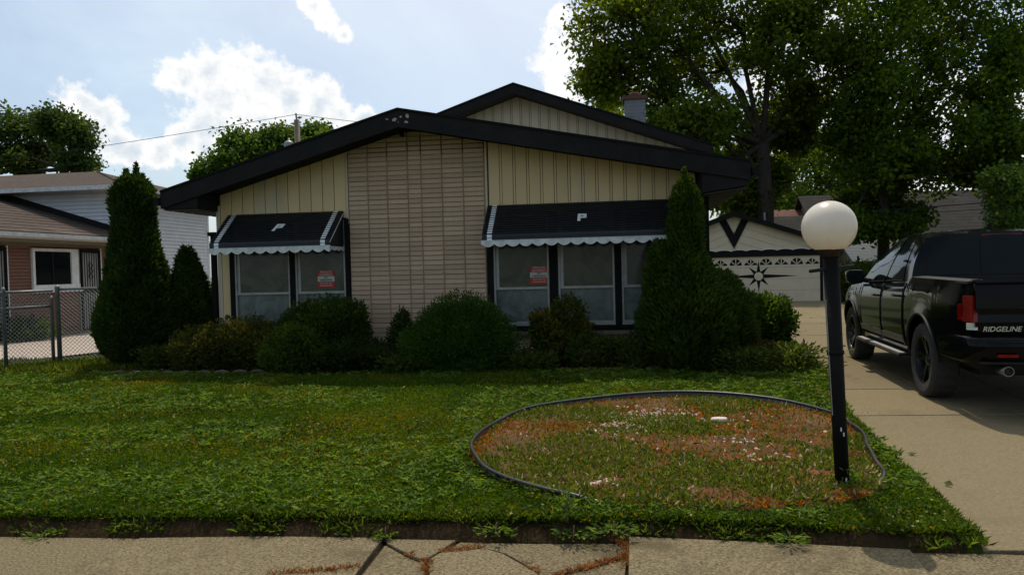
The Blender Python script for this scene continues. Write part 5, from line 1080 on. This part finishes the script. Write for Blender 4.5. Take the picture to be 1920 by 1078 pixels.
for i, (x, y, h, w_, lab) in enumerate([(1.02, 9.98, 0.42, 0.22, 'grassy perennial clump with bent dry stalks below the right window'), (1.38, 10.05, 0.34, 0.2, 'tall weed clump between the perennial and the broad arborvitae'), (1.65, 9.7, 0.42, 0.18, 'pale leafed weed at the left foot of the broad arborvitae'),
        (0.22, 9.85, 0.20, 0.25, 'low weed between the yew bush and the ninebark'), (2.9, 9.2, 0.26, 0.32, 'low weedy groundcover in front of the broad arborvitae'), (3.55, 9.3, 0.28, 0.35, 'fringe of weeds along the shaded driveway edge'), (-1.5, 9.95, 0.22, 0.3, 'low weed beside the yew bush under the brick panel'), (-5.3, 10.9, 0.3, 0.2, 'bright weed at the foot of the short arborvitae'), (3.15, 9.65, 0.3, 0.3, 'rusty brown groundcover beside the driveway shrub')]):
    m_ = 900; P = np.stack([g_.normal(size=m_) * w_ * 0.55, g_.normal(size=m_) * w_ * 0.45, np.abs(g_.random(m_)) * h], 1); Dv = np.stack([P[:, 0] * 2, P[:, 1] * 2, np.full(m_, 0.35)], 1) + g_.normal(size=(m_, 3)) * 0.3
    e_ = empty('weed', (x, y, Z0 + 0.015)); tag(e_, lab, 'weed', 'weeds in the planting bed')
    leaf_obj('leaves', [leaf_geo(P, Dv, 0.09 * g_.uniform(0.5, 1.5, m_), 0.02 * g_.uniform(0.6, 1.6, m_), mixc((0.022, 0.045, 0.008), (0.085, 0.115, 0.02) if i != 8 else (0.12, 0.07, 0.02), g_.random(m_)), g_)], leaf_m, e_)
    st = MB(); 
    for q in range(7): a = g_.uniform(0, 6.28); st.tube([(0.03 * math.cos(a), 0.03 * math.sin(a), -0.05), (w_ * 0.4 * math.cos(a), w_ * 0.4 * math.sin(a), h * 0.6), (w_ * 0.7 * math.cos(a), w_ * 0.7 * math.sin(a), h * g_.uniform(0.5, 1.1))], [0.005, 0.004, 0.003], 4)
    st.build('stalks', twig_m, e_)

# low scalloped edging stones and odds and ends in the bed
k = 0
for (u0, u1, vv, lab) in ((-4.75, -2.6, -1.25, 'scalloped edging stone in the row before the spirea'), (2.55, 3.35, -1.05, 'scalloped edging stone in the row beneath the broad arborvitae')):
    u_ = u0
    while u_ < u1:
        p = hw(u_, vv + 0.05 * math.sin(u_ * 2)); o = MB().prism([(x, 0, z) for x, z in [(-0.12, -0.06), (0.12, -0.06), (0.12, 0.035), (0.08, 0.065), (0.0, 0.08), (-0.08, 0.065), (-0.12, 0.035)]], (0, 0.05, 0)).build('edging_stone', stone_m, loc=(float(p[0]), float(p[1]), LAWN - 0.025), rz=-HA + random.uniform(-0.1, 0.1), bevel=0.006)
        tag(o, lab, 'stone', lab.replace('scalloped edging stone', 'edging stones')); u_ += 0.262
bg_ = gnd(1260, 680, LAWN); mb = MB(); G = []
for i in range(15):
    G.append([((i / 14 - 0.5) * 0.44, (j / 8 - 0.5) * 0.26, 0.03 + 0.13 * math.sin(math.pi * j / 8) * math.sin(math.pi * i / 14) ** 0.7 * (0.45 + 0.9 * float(vnoise(i * 0.9, j * 0.9, 1.0, 50))) - (0.03 if i in (0, 14) or j in (0, 8) else 0)) for j in range(9)])
tag(mb.grid(G).build('plastic_bag', bag_m, loc=(float(bg_[0]), float(bg_[1]), LAWN + 0.02), rz=-0.1, smooth=True), 'crumpled grey plastic bag lying at the foot of the broad arborvitae', 'bag')
st_ = gnd(1347, 790, LAWN + 0.04); tag(MB().prism([(-0.07, -0.04, 0), (0.05, -0.05, 0), (0.08, 0.01, 0), (0.02, 0.05, 0), (-0.06, 0.03, 0)], (0.004, 0.006, 0.035)).build('rock', chip_m, loc=(float(st_[0]), float(st_[1]), LAWN + 0.038), bevel=0.012), 'flat pale rock lying in the rusty garden bed', 'rock')

# ------------------------------------------------------------------ grass, clover, dry weeds
def lawn_z(x, y): return LAWN + 0.022 * (vnoise(x, y, 1.1, 1) - 0.5) + 0.018 * (vnoise(x, y, 4, 2) - 0.5)
gg = np.random.default_rng(5)
bedP = np.array([p[:2] for p in bp])
def scatter(n, y0, y1, power):
    """points over the lawn, denser close to the sidewalk"""
    t = gg.random(n); a = 1 - power; y = (y0 ** a + t * (y1 ** a - y0 ** a)) ** (1 / a); xl = -0.80 * y - 0.9; xr = drive_edge(y) + 0.02; w = xr - xl; keep = gg.random(n) < w / (0.80 * y1 + 0.9 + 5.2); y = y[keep]; xl, xr = xl[keep], xr[keep]; x = xl + (xr - xl) * gg.random(len(y)); return x, y
def blade_set(x, y, z, hmin, hmax, w, cols, flat, gx=None):
    n = len(x); P = np.stack([x, y, z], 1); Dv = np.stack([gg.normal(size=n), gg.normal(size=n), np.abs(gg.normal(size=n)) * flat + 0.12], 1); return leaf_geo(P, Dv, gg.uniform(hmin, hmax, n), w * gg.uniform(0.6, 1.3, n), cols, gg, 0.18)
def grass():
    x, y = scatter(900000, 3.5, 13.0, 1.7)
    front = y > walk_edge(x) + 0.045 + 0.05 * (vnoise(x, x * 0, 2.2, 3) - 0.3); inr = in_poly(x, y, ringc); inb = in_poly(x, y, bedP); behind = (x > -5.2) & (y > front_y(x) - 0.25)
    edge_gap = np.interp(x, [-16, -2, 0.9, 2.3], [0.05, 0.05, 0.03, 0.0]); front &= y > walk_edge(x) + edge_gap
    ok = front & ~inr & ~behind & (~inb | (gg.random(len(x)) < 0.12)) & ~((y > 11.9) & (x < -7)) ; x, y = x[ok], y[ok]; n = len(x)
    z = lawn_z(x, y) - 0.004; z = np.where(x > drive_edge(y) - 0.06, 0.035, z)
    big = vnoise(x, y, 0.8, 20); mid = vnoise(x, y, 3.0, 21); dry = np.clip(vnoise(x, y, 1.4, 22) * 1.3 - 0.55 + 0.35 * (mid - 0.5), 0, 1)
    t = np.clip(0.45 * mid + 0.55 * gg.random(n), 0, 1); cols = mixc((0.014, 0.050, 0.002), (0.078, 0.135, 0.005), np.clip(0.6 * mid + 0.5 * big - 0.35 + 0.55 * gg.random(n), 0, 1)) * np.interp(y, [4, 7, 11], [0.92, 1.0, 1.15])[:, None]  # near shade and far brightness of the lawn put into the blade colour
    yel = gg.random(n) < (0.06 + 0.55 * dry) * np.interp(y, [4, 7, 11], [0.6, 1.0, 1.7]); cols[yel] = np.array((0.165, 0.140, 0.014)) * gg.uniform(0.6, 1.3, (int(yel.sum()), 1))
    pale = gg.random(n) < 0.004 + 0.045 * np.clip(vnoise(x, y, 2.3, 24) * 1.6 - 0.75, 0, 1); cols[pale] = np.array((0.28, 0.28, 0.12)) * gg.uniform(0.45, 1.35, (int(pale.sum()), 1))
    clov = (gg.random(n) < 0.34) | pale; s = ~clov
    size = np.interp(y, [4, 13], [1.0, 1.35])
    geos = [leaf_geo(np.stack([x[s], y[s], z[s]], 1), np.stack([gg.normal(size=s.sum()), gg.normal(size=s.sum()) - 0.25, np.abs(gg.normal(size=s.sum())) * 0.8 + 0.35], 1), gg.uniform(0.022, 0.058, s.sum()) * size[s], 0.0062 * size[s] * gg.uniform(0.6, 1.4, s.sum()), cols[s], gg, 0.2),
            leaf_geo(np.stack([x[clov], y[clov], z[clov] + gg.uniform(0.008, 0.034, clov.sum())], 1), np.stack([gg.normal(size=clov.sum()), gg.normal(size=clov.sum()), gg.normal(size=clov.sum()) * 0.25], 1), 0.021 * size[clov] * gg.uniform(0.6, 1.5, clov.sum()), 0.016 * size[clov] * gg.uniform(0.6, 1.4, clov.sum()), cols[clov] * 0.9, gg, 0.12)]
    # flat broad-leaved weeds in loose colonies
    nc = 5200; cx, cy = scatter(nc * 3, 3.7, 11.5, 1.5); col = vnoise(cx, cy, 1.3, 26) > 0.42; okc = col & (cy > walk_edge(cx) + 0.09) & ~in_poly(cx, cy, ringc) & ~in_poly(cx, cy, bedP) & (cy < front_y(cx) - 1.0); cx, cy = cx[okc], cy[okc]
    kk = np.repeat(np.arange(len(cx)), 7); m = len(kk); aa = gg.uniform(0, 6.28, m); sz = np.interp(cy[kk], [4, 12], [1.0, 1.4]) * gg.uniform(0.6, 1.3, len(cx))[kk]
    Pw = np.stack([cx[kk] + gg.normal(size=m) * 0.014, cy[kk] + gg.normal(size=m) * 0.014, lawn_z(cx[kk], cy[kk]) + gg.uniform(0.012, 0.034, m)], 1); tw = gg.random(len(cx))[kk]
    cw_ = mixc((0.040, 0.100, 0.006), (0.150, 0.210, 0.040), np.clip(tw * 0.7 + 0.3 * gg.random(m), 0, 1)); geos.append(leaf_geo(Pw, np.stack([np.cos(aa), np.sin(aa), gg.uniform(0.0, 0.7, m)], 1), 0.045 * sz * gg.uniform(0.6, 1.2, m), 0.015 * sz, cw_, gg, 0.25))
    o = leaf_obj('lawn_grass', geos, grass_m); tag(o, 'short mixed grass and clover covering the front lawn', 'grass', kind='stuff')
grass()
def rough_edge():
    """longer tufts hanging over the earth face and along the driveway"""
    n = 17000; x = gg.uniform(-5.5, 2.3, n); tuf = vnoise(x, x * 0, 5.0, 30); keep = gg.random(n) < 0.25 + 0.75 * (tuf > 0.5); x = x[keep]; n = len(x); dn = gg.random(n) ** 2.5 * (0.4 + 0.8 * (vnoise(x, x * 0, 7.0, 31) > 0.55)); y = walk_edge(x) + 0.13 - 0.11 * np.clip(dn, 0, 1) + gg.uniform(-0.02, 0.03, n); z = LAWN - 0.012 - 0.055 * np.clip(dn, 0, 1)
    c = mixc((0.036, 0.075, 0.010), (0.11, 0.145, 0.022), gg.random(n)); A = leaf_geo(np.stack([x, y, z], 1), np.stack([gg.normal(size=n) * 0.8, gg.normal(size=n) * 0.6 - 0.6, np.abs(gg.normal(size=n)) * 0.5 + 0.25], 1), gg.uniform(0.03, 0.085, n), 0.010 * gg.uniform(0.5, 1.6, n), c, gg, 0.3)
    m = 14000; y2 = gg.uniform(3.55, 12, m) ** 1.0; x2 = drive_edge(y2) - np.abs(gg.normal(size=m)) * 0.12 + 0.03 * (vnoise(y2, y2 * 0, 3, 9)) ; c2 = mixc((0.036, 0.078, 0.010), (0.11, 0.155, 0.022), gg.random(m))
    B = leaf_geo(np.stack([x2, y2, np.full(m, 0.04)], 1), np.stack([gg.normal(size=m) * 0.8 + 0.15, gg.normal(size=m) * 0.8, np.abs(gg.normal(size=m)) + 0.5], 1), gg.uniform(0.025, 0.065, m), 0.008 * gg.uniform(0.5, 1.5, m), c2, gg, 0.3)
    o = leaf_obj('edge_grass', [A, B], grass_m); tag(o, 'long grass tufts hanging over the lawn edge and along the driveway', 'grass', kind='stuff')
    # strips behind the fence and beyond the drive
    m = 26000; x3 = gg.uniform(-13, -5.2, m); y3 = gg.uniform(10.8, 12.6, m); keep = ~((y3 > 12.1 - 0.137 * (x3 + 7)) & (x3 < -7.2)); x3, y3 = x3[keep], y3[keep]; m = len(x3)
    o = leaf_obj('fence_grass', [leaf_geo(np.stack([x3, y3, np.full(m, LAWN)], 1), np.stack([gg.normal(size=m) * 0.6, gg.normal(size=m) * 0.6, np.abs(gg.normal(size=m)) + 0.5], 1), gg.uniform(0.04, 0.14, m), 0.014 * gg.uniform(0.5, 1.5, m), mixc((0.045, 0.085, 0.010), (0.14, 0.17, 0.025), gg.random(m)), gg, 0.3)], grass_m); tag(o, 'ragged grass growing under the chain link fence', 'grass', kind='stuff')
rough_edge()
def bed_cover():
    n = 110000; lo_, hi_ = ringc.min(0), ringc.max(0); x = gg.uniform(lo_[0], hi_[0], n); y = gg.uniform(lo_[1], hi_[1], n); ok = in_poly(x, y, ringc); x, y = x[ok], y[ok]; n = len(x)
    z = np.full(n, LAWN + 0.030); f = 0.55 * vnoise(x, y, 1.5, 40) + 0.30 * vnoise(x, y, 4.5, 41) + 0.15 * vnoise(x, y, 11, 42)
    green = f > 0.50 - 0.05 * (y < 5.2); dens = gg.random(n) < np.where(green, 0.8, 0.75); x, y, z, f, green = x[dens], y[dens], z[dens], f[dens], green[dens]; n = len(x)
    c = mixc((0.18, 0.060, 0.008), (0.36, 0.145, 0.022), gg.random(n)); g1 = green & (gg.random(n) < 0.78) | (gg.random(n) < 0.12); c[g1] = mixc((0.045, 0.075, 0.010), (0.125, 0.150, 0.022), gg.random(int(g1.sum())))
    pl = gg.random(n) < 0.05; c[pl] = np.array((0.42, 0.34, 0.22)) * gg.uniform(0.6, 1.2, (int(pl.sum()), 1))
    a = g1; b = ~g1
    o = leaf_obj('bed_weeds', [leaf_geo(np.stack([x[a], y[a], z[a]], 1), np.stack([gg.normal(size=a.sum()), gg.normal(size=a.sum()) - .2, np.abs(gg.normal(size=a.sum())) * 0.7 + 0.3], 1), gg.uniform(0.025, 0.065, a.sum()), 0.012 * gg.uniform(0.5, 1.5, a.sum()), c[a], gg, 0.2),
                               leaf_geo(np.stack([x[b], y[b], z[b]], 1), np.stack([gg.normal(size=b.sum()), gg.normal(size=b.sum()), np.abs(gg.normal(size=b.sum())) * 0.35 + 0.05], 1), gg.uniform(0.018, 0.055, b.sum()), 0.0055 * gg.uniform(0.6, 1.8, b.sum()), c[b], gg, 0.2)], grass_m)
    tag(o, 'rusty dried weeds and green shoots filling the round garden bed', 'weeds', kind='stuff')
    # pale stone chips in two bare patches
    mb = MB(); 
    for (cx_, cy_, sx, sy, k) in ((1215, 782, 75, 12, 230), (1155, 805, 50, 14, 100), (1120, 908, 45, 6, 45), (1380, 828, 60, 6, 35), (1450, 860, 60, 12, 40), (1260, 790, 280, 40, 90)):
        for q in range(k):
            p = gnd(cx_ + gg.normal() * sx * 0.6, cy_ + gg.normal() * sy * 0.6, LAWN + 0.03)
            if not in_poly(np.array([p[0]]), np.array([p[1]]), ringc)[0]: continue
            s = gg.uniform(0.007, 0.019); a = gg.uniform(0, 6.28); V_ = []
            for w in range(5): V_.append((p[0] + s * math.cos(a + w * 1.256) * gg.uniform(0.6, 1.2), p[1] + s * math.sin(a + w * 1.256) * gg.uniform(0.6, 1.2), LAWN + 0.035 + gg.uniform(0, 0.012)))
            mb.add(V_ + [(p[0], p[1], LAWN + 0.045 + s * 0.5)], [(i, (i + 1) % 5, 5) for i in range(5)])
    o = mb.build('stone_chips', chip_m); tag(o, 'pale stone chips showing between the weeds of the garden bed', 'stones', kind='stuff')
bed_cover()
def crack_tufts():
    lines = [((505, 1076), (600, 1071), 300), ((600, 1071), (670, 1063), 300), ((1178, 1018), (1176, 1060), 420), ((1178, 1040), (1100, 1064), 420), ((1100, 1064), (1040, 1077), 240), ((826, 1033), (905, 1026), 260), ((800, 1046), (800, 1076), 180), ((763, 1040), (775, 1046), 60), ((985, 1058), (1015, 1076), 90), ((1500, 1026), (1690, 1040), 140), ((1150, 1012), (1183, 1024), 260), ((1600, 776), (1720, 779), 60)]
    Ps, Cs = [], []
    for a, b, k in lines:
        k = int(k * 0.8); t = gg.random(k); qx = a[0] + (b[0] - a[0]) * t; qy = a[1] + (b[1] - a[1]) * t; P = np.array([gnd(i, j, 0.0) for i, j in zip(qx, qy)]); P[:, :2] += gg.normal(size=(k, 2)) * 0.014 * (0.4 + vnoise(qx, qy, 0.05, 60))[:, None]; P[:, 2] = 0.0; Ps.append(P)
        Cs.append(mixc((0.16, 0.055, 0.015), (0.42, 0.19, 0.06), gg.random(k)))
    P = np.concatenate(Ps); c = np.concatenate(Cs); n = len(P); gr = gg.random(n) < 0.06; c[gr] = (0.07, 0.11, 0.02)
    o = leaf_obj('crack_weeds', [leaf_geo(P, np.stack([gg.normal(size=n), gg.normal(size=n), np.abs(gg.normal(size=n)) * 0.5 + 0.15], 1), gg.uniform(0.012, 0.042, n), 0.0034, c, gg, 0.2)], straw_m); tag(o, 'orange dried weeds sprouting from the sidewalk cracks', 'weeds', kind='stuff')
crack_tufts()
# broad-leaved weeds along the edge of the lawn
def edge_weed(p, h, spread, n, label, upright):
    n = int(n * 2.2)
    e_ = empty('weed', (float(p[0]), float(p[1]), float(p[2]))); tag(e_, label, 'weed', 'weeds along the sidewalk'); P = np.stack([gg.normal(size=n) * 0.015, gg.normal(size=n) * 0.015, gg.random(n) * h * (1 if upright else 0.3)], 1); a = gg.uniform(0, 6.28, n)
    Dv = np.stack([np.cos(a), np.sin(a), np.full(n, 0.75 if upright else 0.22) + gg.normal(size=n) * 0.2], 1); c = mixc((0.05, 0.10, 0.012), (0.14, 0.20, 0.04), gg.random(n))
    P[:, :2] += Dv[:, :2] * spread * gg.uniform(0.0, 0.75, (n, 1)); leaf_obj('leaves', [leaf_geo(P, Dv, gg.uniform(0.025, 0.06, n), 0.014 * gg.uniform(0.7, 1.4, n), c, gg, 0.25)], leaf_m, e_)
    MB().tube([(0, 0, -0.03), (0.004, 0, h * 0.9)], [0.005, 0.003], 5).build('stalk', leaf_m if False else twig_m, e_)
edge_weed(gnd(1062, 975, LAWN), 0.15, 0.03, 46, 'upright leafy weed at the lawn edge below the garden edging', True)
edge_weed(gnd(1075, 1000, 0.03), 0.05, 0.16, 40, 'sprawling weed on the bare earth below the upright weed', False)
edge_weed(gnd(1150, 992, 0.06), 0.05, 0.15, 44, 'pale sprawling weed beside the raised sidewalk slab', False)
edge_weed(gnd(722, 1004, 0.01), 0.05, 0.06, 26, 'small weed at the top of the crooked sidewalk joint', False)
edge_weed(gnd(85, 1003, 0.01), 0.03, 0.12, 26, 'creeping weed at the sidewalk edge by the far lawn corner', False)
edge_weed(gnd(1590, 918, LAWN), 0.13, 0.05, 50, 'leafy weed at the foot of the lamp post', True)
edge_weed(gnd(930, 995, 0.04), 0.05, 0.12, 30, 'flat weed on the earth bank above the cracked slab', False)
edge_weed(gnd(1480, 1010, 0.05), 0.04, 0.10, 30, 'low weed on the lawn edge behind the raised slab', False)
# a few fallen leaves on the driveway
for i, (x, y) in enumerate([(1475, 592), (1510, 620), (1545, 655), (1485, 630), (1530, 640), (1770, 905), (1700, 850), (1520, 596)]):
    p = gnd(x, y, float(gz(gnd(x, y)[1])) + 0.018); V, T_, C_ = leaf_geo(np.array([[0, 0, 0.004]]), np.array([[math.cos(i), math.sin(i), 0.05]]), 0.07, 0.045, np.array([[0.10, 0.12, 0.03]]), gg)
    o = leaf_obj('fallen_leaf', [(V, T_, C_)], leaf_m); o.location = tuple(p); tag(o, 'fallen green leaf lying on the concrete driveway', 'leaf', 'leaves on the driveway')
